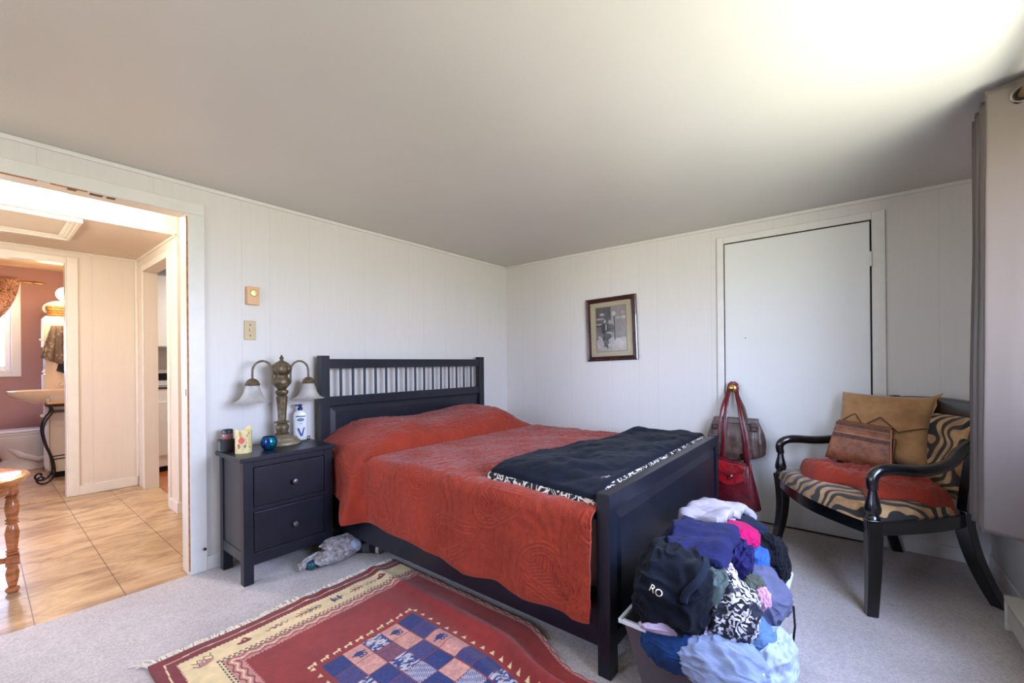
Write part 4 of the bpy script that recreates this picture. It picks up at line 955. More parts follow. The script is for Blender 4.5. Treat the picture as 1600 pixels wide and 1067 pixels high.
def folded(name, label, cat, c, size, rz, M, seed, layers=3, group=None, droop=.0, wr=.010):
    L, W, Hh = size; h = Hh/layers; pr = []
    for i in range(layers):
        sg = 1 if i % 2 == 0 else -1; inset = .010*((i*7) % 3)
        for q in np.linspace(-1, 1, 16): pr.append((sg*q*(W/2-inset-h/2), i*h))
        if i < layers-1:
            for q in np.linspace(-PI/2, PI/2, 9)[1:-1]: pr.append((sg*(W/2-inset-h/2+h/2*math.cos(q)), i*h+h/2+h/2*math.sin(q)))
    pr = np.array(pr); m_ = len(pr)
    u = np.linspace(-1, 1, 70)[:, None]; A = pr[:, 0][None, :]; Zz = pr[:, 1][None, :]+h*.4
    sk = .06*vn(Zz*30+0*u, u*.7, s=seed)
    X = u*L/2*(1+.06*vn(Zz*25, A*6+0*u, s=seed+1))+sk*.3; Y = A*(1-.12*u*u)+wr*1.2*fbm(u*3, Zz*22+A*3, s=seed+2)
    Z = Zz*(1-.22*np.abs(u)**3)+wr*fbm(u*3.2+A*6, A*12, s=seed+3, o=4)*(.3+Zz/Hh)-droop*(np.clip(u, 0, 1)**2)*1.0
    T = Matrix.Translation(c) @ Matrix.Rotation(rz, 4, 'Z')
    return single(name, MB().grid(X, Y, Z, T=T), M, label, cat, group=group, smooth=True, solid=h*.80)
# storage tub (open box with rim)
t = thing('storage_tub', 'white plastic storage tub overflowing with clothes at the bed foot', 'storage tub', (-1.74, -2.41, 0))
tx0, tx1, ty0, ty1, tz = -2.085, -1.375, -2.215, -2.625, .265
def tub(x0, x1, y0, y1, z0, z1, tap, th_=.004):
    mb = MB(); q = lambda k: [(x0+k, y0-k), (x1-k, y0-k), (x1-k, y1+k), (x0+k, y1+k)]
    o0, o1 = q(tap), q(0); i0, i1 = q(tap+th_), q(th_)
    vs = [(*p, z0) for p in o0]+[(*p, z1) for p in o1]+[(*p, z1) for p in i1]+[(*p, z0+th_) for p in i0]
    fs = [(0, 1, 2, 3), (12, 13, 14, 15)]
    for r_ in range(3):
        for i in range(4): fs.append((r_*4+i, r_*4+(i+1) % 4, r_*4+4+(i+1) % 4, r_*4+4+i))
    return mb.add(vs, fs)
part('tub', tub(tx0, tx1, ty0, ty1, 0, tz, .055), m_plasticw, t, bevel=.006)
part('rim', ring(tx0-.012, tx1+.012, ty1-.012, ty0+.012, .014, tz-.012, tz+.004), mat('tub_rim_white', (222, 228, 236), .3), t, bevel=.003)

navyc = cloth('black_hoodie_cotton', (13, 17, 27), .3, 260)
bluek = cloth('indigo_knit', (34, 36, 80), .9, 120, .3)
G = 'clothes heaped on the storage tub'
garment('dark_clothes', 'dark plum clothes seen through the side of the tub', 'clothes', (-1.80, -2.42, .13), (.46, .34, .20), 0, cloth('dark_plum', (52, 34, 44), .4), 10, 0, .06, group=G, k=4)
garment('folded_jeans', 'mid-blue jeans hanging over the left side of the tub below the hoodie', 'jeans', (-2.055, -2.375, .235), (.13, .20, .17), -.1, cloth('blue_denim', (30, 62, 112), .5, 300, .35), 11, 0, .09, (0, .2), group=G, fine=.6, k=2.6)
garment('pale_jeans', 'pale blue jeans draped over the near left side of the tub', 'jeans', (-2.062, -2.525, .225), (.17, .26, .16), -.1, cloth('pale_denim', (138, 152, 182), .5, 300, .2), 12, 0, .10, (0, .3), group=G, fine=.7, k=2.8)
garment('lilac_shirt', 'pale lilac shirt sleeve crossing between the blue and pale jeans', 'shirt', (-2.07, -2.40, .300), (.06, .24, .05), .5, cloth('lilac_cotton', (186, 168, 190), .3), 13, 0, .10, group=G, fine=.6)
garment('white_tee', 'white and pale blue tee crumpled over the near right corner of the tub', 'shirt', (-1.945, -2.635, .205), (.24, .12, .19), .05, cloth('white_blue_cotton', (166, 178, 196), .3, var=.12), 14, 0, .14, (.25, 0), group=G, fine=.7)
garment('light_blue_denim', 'faded blue denim piece beneath the black and white leaf shirt', 'denim', (-1.92, -2.575, .265), (.20, .15, .10), .3, cloth('faded_denim', (96, 126, 164), .6, 260, .35), 15, 0, .14, group=G, fine=.7)
garment('grey_sweatshirt', 'slate grey sweatshirt bulging over the right rim of the tub', 'sweatshirt', (-1.73, -2.57, .315), (.26, .18, .15), .15, cloth('slate_fleece', (92, 94, 120), .3, 260), 16, 0, .09, (.2, .0), group=G, fine=.6)
garment('black_hoodie', 'black hoodie with small pale lettering bundled against the footboard', 'hoodie', (-1.965, -2.352, .375), (.33, .25, .25), .2, navyc, 17, 0, .09, (.1, .12), group=G, fine=.6, k=3.2, amp2=.55)
hood = [o for o in COL.objects if o.name == 'black_hoodie'][0]; WM[hood] = Matrix.Translation(hood.location)
from mathutils.bvhtree import BVHTree
def bvh_of(o): return BVHTree.FromPolygons([WM[o] @ v_.co for v_ in o.data.vertices], [tuple(p_.vertices) for p_ in o.data.polygons])
def cling(mb, bv, d, off):
    d = Vector(d).normalized(); out = []
    for v_ in mb.v:
        h_, nr_, _, _ = bv.ray_cast(Vector(v_)-d*.4, d)
        out.append(tuple((h_ if h_ else Vector(v_))-d*off)); 
    mb.v = out; return mb
hb_ = bvh_of(hood); vd = Vector((.80, .25, -.50)).normalized()
def onhood(p): 
    h_ = hb_.ray_cast(Vector(p)-vd*.4, vd)[0]; return tuple((h_ or Vector(p))-vd*.006)
pts = [onhood(p) for p in ((-1.86, -2.405, .47), (-1.93, -2.44, .48), (-1.99, -2.455, .47), (-2.06, -2.45, .45), (-2.10, -2.43, .43), (-2.115, -2.425, .40))]
C2 = []
for i in range(len(pts)-1):
    p0, p1, p2, p3 = [Vector(pts[max(0, min(len(pts)-1, i+k))]) for k in (-1, 0, 1, 2)]
    for u in (0, .25, .5, .75): C2.append(tuple(.5*((2*p1)+(p2-p0)*u+(2*p0-5*p1+4*p2-p3)*u*u+(3*p1-p0-3*p2+p3)*u**3)))
part('pocket_fold', MB().tube(C2, .012, 10), cloth('navy_fold', (22, 28, 44), .3, 260), hood, smooth=True)
xa = Vector((-vd.y*-1, -vd.x, 0)).normalized(); xa = (xa*math.cos(-.45)+xa.cross(-vd)*-math.sin(-.45)).normalized(); ya = (-vd).cross(xa)
LT = Matrix(((xa.x, ya.x, -vd.x, -2.075), (xa.y, ya.y, -vd.y, -2.330), (xa.z, ya.z, -vd.z, .385), (0, 0, 0, 1)))
part('lettering', cling(text_mb('RO', .030, LT, .0), hb_, vd, .004), mat('print_cream', (216, 202, 176), .7), hood, fix=False)
folded('indigo_cardigan', 'indigo knitted cardigan folded near the top of the heap', 'cardigan', (-1.735, -2.370, .405), (.40, .25, .115), .08, bluek, 18, 3, group=G, droop=.03, wr=.013)
card = [o for o in COL.objects if o.name == 'indigo_cardigan'][0]; WM[card] = Matrix.Translation(card.location)
garment('fringed_scarf', 'indigo fringed scarf hanging down beside the cardigan', 'scarf', (-1.735, -2.50, .385), (.15, .09, .20), .2, cloth('indigo_scarf', (36, 34, 86), .9, 90, .4), 19, 0, .14, (.3, 0), group=G, fine=1.3)
garment('magenta_sweater', 'bright magenta knit sweater tucked behind the indigo cardigan', 'sweater', (-1.555, -2.455, .425), (.20, .18, .12), .1, cloth('magenta_knit', (176, 18, 88), .8, 150), 20, 0, .08, group=G, fine=.7)
garment('blue_knit_top', 'mottled blue knit top below the magenta sweater', 'top', (-1.585, -2.52, .355), (.18, .13, .14), .2, cloth('mottled_blue', (58, 98, 172), .8, 120, .4), 21, 0, .11, group=G, fine=.8)
garment('royal_blue_shirt', 'small royal blue shirt showing between the blue knit and black knit', 'shirt', (-1.60, -2.555, .325), (.13, .10, .10), .2, cloth('royal_blue', (12, 30, 92), .3), 22, 0, .13, group=G, fine=.8)
garment('navy_jacket', 'dark navy jacket sleeve under the white fleece', 'jacket', (-1.435, -2.45, .415), (.20, .20, .12), .1, cloth('dark_navy', (24, 32, 52), .4), 23, 0, .09, group=G, fine=.7)
garment('black_lace_top', 'black chunky knit bundle at the right end of the heap', 'sweater', (-1.455, -2.545, .335), (.19, .17, .20), .1, cloth('black_chunky_knit', (24, 25, 32), 1., 60, .5), 24, 0, .12, group=G, fine=1.2)
folded('white_fleece', 'white folded fleece lying on top of the clothes heap', 'fleece', (-1.455, -2.385, .445), (.34, .20, .085), -.25, cloth('white_fleece', (168, 160, 170), .3, var=.1), 25, 2, group=G, droop=.07, wr=.014)
garment('leaf_print_shirt', 'black and white leaf-print shirt spilling down the front of the heap', 'shirt', (-1.965, -2.53, .335), (.19, .15, .22), .15, print_mat('leaf_print', (22, 24, 38), (206, 202, 206), 'leaf', 34), 26, 0, .11, (.3, 0), group=G, fine=.8)
garment('floral_blouse', 'pink and white floral blouse above the leaf-print shirt', 'blouse', (-1.89, -2.475, .405), (.22, .12, .09), .3, print_mat('floral_print', (216, 200, 214), (64, 52, 84), 'scroll', 34), 27, 0, .12, group=G, fine=.8)
garment('sage_trousers', 'grey-green trousers folded between the hoodie and leaf-print shirt', 'trousers', (-1.985, -2.47, .355), (.12, .10, .24), .5, cloth('sage_cotton', (80, 94, 90), .4), 28, 0, .09, (.25, 0), group=G, fine=.7)
garment('pink_trim_sock', 'pale pink knitted scrap on the edge of the grey sweatshirt', 'sock', (-1.835, -2.595, .345), (.05, .05, .08), .2, cloth('pale_pink_knit', (222, 166, 188), .8, 100), 29, 0, .12, group=G)
garment('olive_scarf', 'small olive cloth tucked beside the scarf fringe', 'cloth', (-1.80, -2.565, .365), (.11, .07, .07), .2, cloth('olive_cotton', (84, 88, 76), .4), 30, 0, .12, group=G)
single('black_strap', MB().tube([(-1.80, -2.62, .30), (-1.74, -2.655, .315), (-1.72, -2.67, .30), (-1.735, -2.675, .24), (-1.74, -2.67, .19)], .0035, 6), m_dark, 'thin black strap dangling over the right front rim', 'strap', smooth=True)

# things on the floor by the nightstand
t = thing('slipper', 'grey-white fluffy slipper lying beside the nightstand foot', 'slipper', (-2.16, -.44, 0))
flf = mat('fluffy_mottle', (196, 192, 200), .95, rgb2=(138, 124, 114), vs=42, bump=.9, bsc=120)
garment('upper_sole', None, None, (-2.10, -.43, .075), (.24, .11, .075), .1, flf, 41, 0, .14, (0, .1), parent=t)
garment('lower_sole', None, None, (-2.14, -.475, .040), (.27, .11, .072), .15, flf, 42, 0, .14, parent=t)
garment('heel', None, None, (-2.26, -.42, .030), (.20, .06, .055), .3, flf, 43, 0, .2, parent=t)
garment('lining', None, None, (-2.035, -.478, .050), (.07, .085, .070), .1, cloth('pale_lining', (186, 198, 222), .3), 44, 0, .06, parent=t)
single('teal_ball', MB().sphere((-2.297, -.475, .026), .026), mat('teal_plastic', (14, 74, 84), .3), 'small dark teal ball in front of the fluffy slipper', 'ball', smooth=True)
t = thing('striped_sock', 'dark grey striped knitted sock lying by the bed rail', 'sock', (-1.98, -.45, 0))
cols = [(40, 38, 42), (86, 82, 84)]
sx0, sy0, sx1, sy1 = -2.10, -.31, -1.945, -.585
for i in range(7):
    u0, u1 = i/7, (i+1)/7; f = lambda u: (sx0+(sx1-sx0)*u, sy0+(sy1-sy0)*u, .032-.006*math.sin(u*3))
    part('stripe', MB().tube([f(u0), f((u0+u1)/2), f(u1)], [.030, .033, .030], 14), cloth('sock_%d' % (i % 2), cols[i % 2], .6), t, smooth=50)
part('cuff', MB().tube([f(1.0), (-1.937, -.605, .030)], [.032, .034], 14), cloth('sock_cuff', (190, 176, 170), .6), t, smooth=50)
garment('dark_cloth', 'nearly black cloth crumpled under the bed behind the striped sock', 'cloth', (-1.97, -.30, .035), (.26, .18, .07), .2, cloth('near_black_cloth', (24, 24, 30), .4), 46, 0, .2)  # plain near-black cloth colour

# ------------------------------------------------------------------ framed photograph on wall_right
fy, fz, fw, fh = -1.194, 1.430, .470, .552
TP = Matrix.Translation((-.004, fy, fz)) @ Matrix.Rotation(-.03, 4, 'X') @ Matrix.Rotation(-PI/2, 4, 'Z') @ Matrix.Rotation(PI/2, 4, 'X')   # local x -> -Y, y -> up, z -> -X
t = thing('framed_photo', 'mahogany framed sepia photograph hanging slightly crooked on the wall', 'picture frame', (0, fy, fz-fh/2))
def pframe(w_, h_, pr):
    mb = MB(); 
    for a_, b_ in (((-w_/2, -h_/2), (w_/2, -h_/2)), ((w_/2, -h_/2), (w_/2, h_/2)), ((w_/2, h_/2), (-w_/2, h_/2)), ((-w_/2, h_/2), (-w_/2, -h_/2))):
        d = Vector((b_[0]-a_[0], b_[1]-a_[1], 0)).normalized(); nrm = Vector((-d.y, d.x, 0)); vs = []
        for P_, sg in ((a_, 1), (b_, -1)):
            for off, z in pr: vs.append(tuple(Vector((P_[0], P_[1], z))+nrm*off+d*off*sg))
        m_ = len(pr); mb.add(vs, [(i, (i+1) % m_, (i+1) % m_+m_, i+m_) for i in range(m_)])
    return mb
fr_ = pframe(fw, fh, [(0, 0), (0, .016), (.008, .022), (.020, .018), (.028, .026), (.036, .022), (.040, .010), (.040, 0)]); fr_.v = [tuple(TP @ Vector(v)) for v in fr_.v]
part('frame', fr_, wood_mat('mahogany', (44, 20, 20), (76, 38, 34), .25, (3, 3, 3), .5), t, smooth=40)
part('mat_board', B(-fw/2+.038, fw/2-.038, -fh/2+.038, fh/2-.038, .002, .008, T=TP), mat('mat_board', (216, 202, 170), .8), t)
ln_ = pframe(.288, .396, [(0, .008), (0, .0092), (.004, .0092), (.004, .008)]); ln_.v = [tuple(TP @ Vector(v)) for v in ln_.v]
part('inner_line', ln_, mat('mat_inner', (120, 96, 60), .5), t)
U, V_ = np.meshgrid(np.linspace(0, 1, 70), np.linspace(0, 1, 96), indexing='ij')
g_ = np.full(U.shape, .42)
g_[U > .52] = .62; g_[(U > .52) & (V_ < .30)] = .93; g_[(U < .5) & (V_ < .26)] = .80; g_[(U < .5) & (V_ > .55)] = .22
g_ += .10*fbm(U*7, V_*9, s=80)
def el(cx, cy, a_, b_, val, nz=.1): 
    m_ = np.hypot((U-cx)/a_, (V_-cy)/b_) < 1+.2*vn(U*20, V_*20, s=3); g_[m_] = val+nz*fbm(U[m_]*14, V_[m_]*14, s=5)
el(.12, .74, .16, .02, .72); el(.10, .62, .14, .02, .70); el(.20, .84, .08, .03, .85); el(.60, .84, .07, .045, .95); el(.76, .74, .06, .02, .9); el(.92, .74, .09, .035, .95); el(.9, .85, .06, .03, .85)
g_[(np.abs(U-.62) < .025) & (V_ > .25) & (V_ < .78)] = .18; g_[(U > .66) & (U < .84) & (V_ > .28) & (V_ < .72)] = .56
el(.30, .50, .13, .15, .10); el(.50, .52, .11, .10, .30, .2); el(.30, .68, .05, .045, .75); el(.47, .66, .055, .05, .72); el(.33, .54, .03, .08, .85, .05); el(.42, .41, .10, .03, .85)
el(.34, .24, .20, .16, .22, .2); el(.50, .22, .10, .09, .80, .1); el(.46, .13, .08, .06, .86); el(.12, .20, .12, .14, .86)
g_ = np.clip(g_, .03, 1)
cc = np.array(lin((232, 218, 212)))[None, :]*(g_.ravel()**1.5)[:, None]
px = (U-.5)*.276; py = (V_-.5)*.384
o = part('photo', MB().grid(px, py, np.full(U.shape, .0086), T=TP), attr_mat('photo_print', .3, 0), t, label='sepia print of two seated people in a snowy street'); set_cols(o, cc)
m, nt, bs = newmat('picture_glass'); bs.inputs['Transmission Weight'].default_value = 1; bs.inputs['Roughness'].default_value = .02; bs.inputs['IOR'].default_value = 1.05
part('glass', B(-fw/2+.039, fw/2-.039, -fh/2+.039, fh/2-.039, .0105, .0115, T=TP), m, t)

# ------------------------------------------------------------------ handbags hanging on the closet knob
kx, ky, kz = -.045, -2.158, .955
def strap(pts, wd, th_=.003, M=None):
    P = [Vector(p) for p in pts]; C3 = []
    for i in range(len(P)-1):
        p0, p1, p2, p3 = [P[max(0, min(len(P)-1, i+k))] for k in (-1, 0, 1, 2)]
        for u in (0, .2, .4, .6, .8): C3.append(tuple(.5*((2*p1)+(p2-p0)*u+(2*p0-5*p1+4*p2-p3)*u*u+(3*p1-p0-3*p2+p3)*u**3)))
    C3.append(tuple(P[-1])); return MB().tube(C3, wd/2, 8, flat=th_*2/wd, up=(-1, 0, 0))
brown = mat('taupe_leather', (106, 84, 76), .42, rgb2=(74, 56, 50), vs=16, bump=.5, bsc=45, coat=.15)
t = thing('brown_handbag', 'brown slouchy leather handbag hanging on the closet door knob', 'handbag', (-.09, -2.19, .44))
u, v = np.meshgrid(np.linspace(0, 2*PI, 100, endpoint=False), np.linspace(0, 1, 50), indexing='ij')
hw = .135+.055*np.sin(np.clip(v*1.25, 0, 1)*PI*.62)**.9; hw = np.where(v > .86, hw*np.sqrt(np.clip(1-((v-.86)/.145)**2, .0, 1))**.7, hw)
dp = .018+.036*np.sin(v*PI*.75)
sc = lambda q, k: np.sign(q)*np.abs(q)**(2/k)
y = -2.180+hw*sc(np.cos(u), 3); x = -.092+dp*sc(np.sin(u), 2.4); z = .735-.300*v+.012*np.abs(np.cos(u))*v-.018*v*np.cos(u)
pl_ = (.013*np.abs(np.sin(y*75+2*v))+.010*fbm(y*22, z*14, s=90))*(.3+.9*v)*(np.sin(u) < .3)
x = x-pl_
part('body', MB().grid(x, y, z, wrapu=True), brown, t, smooth=True)
part('top_band', MB().prism([(-.125, .738), (-.055, .738), (-.050, .700), (-.132, .700)], -2.320, -2.040, 'y').add([], []), brown, t, bevel=.006)
for s_ in (-1, 1):
    yb = -2.180+s_*.122
    tb_ = part('side_tab', MB().box(-.145, -.128, yb-.020, yb+.020, .655, .715), brown, t, bevel=.004)
    part('buckle', ring(-.020, .020, -.014, .014, .005, 0, .005).__class__().add(*(lambda q: ([(-.150+v_[2], yb+v_[0], .672+v_[1]) for v_ in q.v], q.f))(ring(-.020, .020, -.016, .016, .005, 0, .005))), mat('dark_buckle', (60, 50, 46), .35, .8), tb_)
for s_ in (-1, 1):
    part('strap', strap([(-.112, -2.180+s_*.075, .715), (-.105, -2.180+s_*.055, .80), (-.075, ky+s_*.030, .90), (-.046, ky+s_*.024, .958), (-.042, ky, .972)], .026), brown, t, smooth=50)
redl = mat('burgundy_leather', (122, 22, 36), .35, rgb2=(78, 14, 26), vs=14, bump=.4, bsc=40, coat=.35)
redf = mat('crimson_leather', (178, 22, 34), .32, rgb2=(140, 18, 30), vs=10, bump=.3, bsc=40, coat=.4)
t = thing('red_handbag', 'burgundy and crimson leather shoulder bag hanging lowest on the closet knob', 'handbag', (-.17, -2.20, .14))
hw = .100+.045*v; hw = np.where(v > .88, hw*np.sqrt(np.clip(1-((v-.88)/.125)**2, .0, 1))**.6, hw); dp = .012+.032*np.sin(v*PI*.8)
y = -2.19+hw*sc(np.cos(u), 3.2)-.025*v; x = -.193+dp*sc(np.sin(u), 2.6)-.006*fbm(u*2, v*5, s=93)*v; z = .455-.318*v+.02*np.cos(u)
part('body', MB().grid(x, y, z, wrapu=True), redl, t, smooth=True)
uu, vv = np.meshgrid(np.linspace(-1, 1, 36), np.linspace(0, 1, 24), indexing='ij')
ln2 = .150-.045*np.abs(uu+.1)**1.6
y = -2.165-uu*.100+.010*vv; z = .440+.012*uu*-1-ln2*vv; x = -.223-.014*np.sin(vv*PI*.8)-.004*fbm(uu*2, vv*3, s=95)-.006*vv
fl_ = part('flap', MB().grid(x, y, z), redf, t, smooth=True, solid=.005)
tb = MB(); y2 = -2.165-uu*.100; z2 = .385-.035*(1-np.abs(uu)**2)-.018*vv; x2 = -.2265-.003*vv+0*uu
part('flap_edge', MB().grid(-.233-.014*np.sin((.35+.12*vv)*PI*.8)-.003+0*uu, y2, .415-.045*(1-np.abs(uu)**1.5)-.016*vv), redl, fl_, smooth=True, solid=.003)
part('clasp', MB().lathe([(.017, 0), (.017, .006), (.013, .009), (.010, .006), (.006, .010), (0, .011)], n=24, T=Matrix.Translation((-.249, -2.178, .352)) @ Matrix.Rotation(-PI/2, 4, 'Y')), mat('clasp_metal', (150, 90, 86), .2, .9), fl_, smooth=40)
gus = part('side_gusset', MB().prism([(-.223, .440), (-.168, .440), (-.155, .20), (-.233, .20)], -2.292, -2.286, 'y'), redf, t, bevel=.003)
for (yo, yk, xx) in ((.098, .026, -.218), (.070, .020, -.172), (-.070, -.020, -.172), (-.098, -.028, -.218)):
    part('strap', strap([(xx, -2.185+yo, .43), (xx+.01, -2.182+yo*.9, .60), (xx+.04, -2.170+yo*.62, .80), (-.070, ky+yk*1.1, .925), (-.052, ky+yk*.95, .970), (-.050, ky, .984)], .017 if abs(yo) > .09 else .024), redl, t, smooth=50)
kn2 = MB(); 
for i in range(6): kn2.sphere((-.150-.006*(i % 2), -2.232+.010*math.cos(i), .480+.010*math.sin(i*2)), .010, n=10, m=6)
single('black_tassel', kn2, m_dark, 'small black knotted cord above the red handbag clasp', 'tassel', smooth=True)

# ------------------------------------------------------------------ armchair (local frame: +y front)
CHO = (-.478, -2.892, 0); CHR = math.atan2(.54, .84)
t = thing('armchair', 'black lacquered armchair with tiger-striped seat and back in the corner', 'armchair', CHO, CHR)
L = dict(parent=t, local=True)
def sqleg(pts, ws, rot=0.0):
    mb = MB(); vs = []
    for (x, y, z), w_ in zip(pts, ws):
        h_ = w_/2
        for dx, dy in ((-h_, -h_), (h_, -h_), (h_, h_), (-h_, h_)):
            c_, s_ = math.cos(rot), math.sin(rot); vs.append((x+dx*c_-dy*s_, y+dx*s_+dy*c_, z))
    m_ = len(pts); fs = [(3, 2, 1, 0), tuple(range(4*m_-4, 4*m_))]
    for k in range(m_-1):
        for i in range(4): fs.append((k*4+i, k*4+(i+1) % 4, k*4+4+(i+1) % 4, k*4+4+i))
    return mb.add(vs, fs)
FX, FY, BX, BY = .395, .245, .255, -.245
for s_ in (-1, 1):
    zz = np.linspace(0, .425, 9)
    part('leg', sqleg([(s_*(FX+.018*((1-z/.425)**2)-.012*math.sin(z/.425*PI)), FY+.022*(1-z/.425)**2-.010*math.sin(z/.425*PI), z) for z in zz], [.042+.020*(z/.425) for z in zz], s_*.25), m_lacq, smooth=40, bevel=.004, **L)
    zz = np.linspace(0, .43, 11)
    part('leg', sqleg([(s_*(BX+.045*(1-z/.43)**1.8), BY-.115*(1-z/.43)**1.8, z) for z in zz], [.050+.008*(z/.43) for z in zz], -s_*.35), m_lacq, smooth=40, bevel=.004, **L)
    part('back_post', sqleg([(s_*(BX+.012*k/6), BY-.012-.075*(k/6)**1.3, .42+.085*k) for k in range(7)], [.050]*5+[.046, .042], -s_*.2), m_lacq, smooth=40, bevel=.006, **L)
    part('arm_post', MB().lathe([(.024, .422), (.030, .428), (.026, .438), (.022, .442), (.030, .456), (.032, .472), (.026, .500), (.019, .530), (.016, .552), (.021, .556), (.021, .566)], (s_*FX, FY, 0), 24), m_lacq, smooth=40, **L)
    pts = [(s_*FX, FY, .560), (s_*(FX+.003), FY+.004, .595), (s_*(FX+.0), FY-.010, .625), (s_*(FX-.004), FY-.045, .642), (s_*(FX-.006), FY-.10, .645), (s_*(FX-.006), FY-.19, .640), (s_*(FX-.02), FY-.28, .648), (s_*(FX-.055), FY-.37, .672), (s_*(FX-.10), FY-.44, .705), (s_*(BX+.01), BY-.025, .735)]
    P = [Vector(p) for p in pts]; C3 = []
    for i in range(len(P)-1):
        p0, p1, p2, p3 = [P[max(0, min(len(P)-1, i+k))] for k in (-1, 0, 1, 2)]
        for uq in (0, .25, .5, .75): C3.append(tuple(.5*((2*p1)+(p2-p0)*uq+(2*p0-5*p1+4*p2-p3)*uq*uq+(3*p1-p0-3*p2+p3)*uq**3)))
    C3.append(tuple(P[-1]))
    part('armrest', MB().tube(C3, [.0215+.004*min(1, i/14) for i in range(len(C3))], 16), m_lacq, smooth=50, **L)
def railp(p0, p1, bow, z0, z1, th_, drop=0., n_=14):
    vs = []; fs = []
    p0 = Vector(p0); p1 = Vector(p1); d = (p1-p0).normalized(); nr = Vector((-d.y, d.x))
    for k in range(n_+1):
        q = k/n_; c_ = p0+(p1-p0)*q+nr*bow*math.sin(q*PI); dz = drop*math.sin(q*PI)
        for o_, z in ((-th_/2, z0-dz), (th_/2, z0-dz), (th_/2, z1-dz*.5), (-th_/2, z1-dz*.5)): vs.append((c_.x+nr.x*o_, c_.y+nr.y*o_, z))
    for k in range(n_):
        for i in range(4): fs.append((k*4+i, k*4+(i+1) % 4, k*4+4+(i+1) % 4, k*4+4+i))
    fs += [(3, 2, 1, 0), tuple(range(4*n_, 4*n_+4))]
    return MB().add(vs, fs)
part('seat_rail', railp((-FX, FY+.002), (FX, FY+.002), .055, .350, .412, .030, .012), m_lacq, smooth=40, bevel=.004, **L)
part('seat_rail', railp((FX, FY), (BX, BY), .02, .350, .412, .030, .0), m_lacq, smooth=40, bevel=.004, **L)
part('seat_rail', railp((-BX, BY), (-FX, FY), .02, .350, .412, .030, .0), m_lacq, smooth=40, bevel=.004, **L)
part('seat_rail', railp((BX, BY), (-BX, BY), .02, .350, .412, .030, .0), m_lacq, smooth=40, bevel=.004, **L)
# seat cushion outline
def seat_xy(a, b):      # a -1..1 across, b 0..1 back to front
    hw = (BX+.015)+(FX+.012-BX-.015)*b**.9
    y = BY+.02+(FY-BY-.005)*b+.062*(1-a*a)*b**3
    return a*hw, y
def dome(a, b, h=.098):
    e_ = np.clip(1-np.abs(a)**6, 0, 1)*np.clip(1-np.abs(2*b-1)**8, 0, 1)
    return .405+h*e_**.35*(.76+.24*np.cos(a*PI/2)*np.cos((b-.45)*2.2))
a, b = np.meshgrid(np.linspace(-1, 1, 60), np.linspace(0, 1, 50), indexing='ij')
x, y = seat_xy(a, b); part('seat', MB().grid(x, y, dome(a, b)).grid(x, y, np.full(a.shape, .404), flip=True), m_tiger, smooth=True, **L)
# back: curved upholstered panel and top rail
def backp(xw, z0, z1, off, th_, Mx, name, crown_=.0):
    a, b = np.meshgrid(np.linspace(-1, 1, 40), np.linspace(0, 1, 30), indexing='ij')
    z = z0+(z1-z0)*b+crown_*(1-a*a)*b; yy = BY-.012-.082*((z-.42)/.51)**1.3-.035*(1-a*a)+off
    e_ = (np.clip(1-np.abs(a)**8, 0, 1)*np.clip(1-np.abs(2*b-1)**8, 0, 1))**.5
    mb = MB(); mb.grid(a*xw, yy+th_*e_, z); mb.grid(a*xw, yy-.012, z, flip=True)
    nn = 40*30; rg = [(i, 0) for i in range(40)]+[(39, j) for j in range(1, 30)]+[(i, 29) for i in range(38, -1, -1)]+[(0, j) for j in range(28, 0, -1)]
    for k in range(len(rg)):
        p0 = rg[k][0]*30+rg[k][1]; p1 = rg[(k+1) % len(rg)][0]*30+rg[(k+1) % len(rg)][1]; mb.f.append((p0, p1, p1+nn, p0+nn))
    return part(name, mb, Mx, smooth=40, **L)
backp(.232, .46, .855, .012, .030, m_tiger, 'backrest')
backp(.262, .845, .925, .0, .016, m_lacq, 'top_rail', .012)
# coral throw on the seat
a, b = np.meshgrid(np.linspace(-1, 1, 150), np.linspace(0, 1, 120), indexing='ij')
x = (-.305+.65*(a+1)/2)+.02*vn(b*5, a*2, s=5); y = -.21+(.455-.05*np.abs(a)+.035*np.sin(a*4+.5))*b+.02*vn(a*4, b*2, s=6)
x = x+.02*(1-b); aa = np.clip(x/(BX+.01+(FX-BX)*np.clip((y+.22)/.49, 0, 1)), -1, 1); bb = np.clip((y-BY-.02)/(FY-BY), 0, 1)
zb_ = dome(aa, bb)
ed = np.minimum(np.minimum(b, 1-b)*2, np.minimum(a+1, 1-a)*2.)
z = zb_+.006+.030*np.clip(ed/.12, 0, 1)**.5+.018*np.clip(ed/.2, 0, 1)*(fbm(x*9, y*9, s=51, o=3)+.6+.8*(1-np.abs(vn(x*9+y*5, y*6, s=53))*2.2).clip(0, 1)**2)
z = z+.0055*quilt_relief(x+.3, y+.35)*np.clip(ed/.05, 0, 1)
T = WM[t]
mb = MB().grid(x, y, z, T=T)
single('folded_throw', mb, coral, 'coral paisley throw folded on the armchair seat', 'throw', smooth=True, solid=.006)

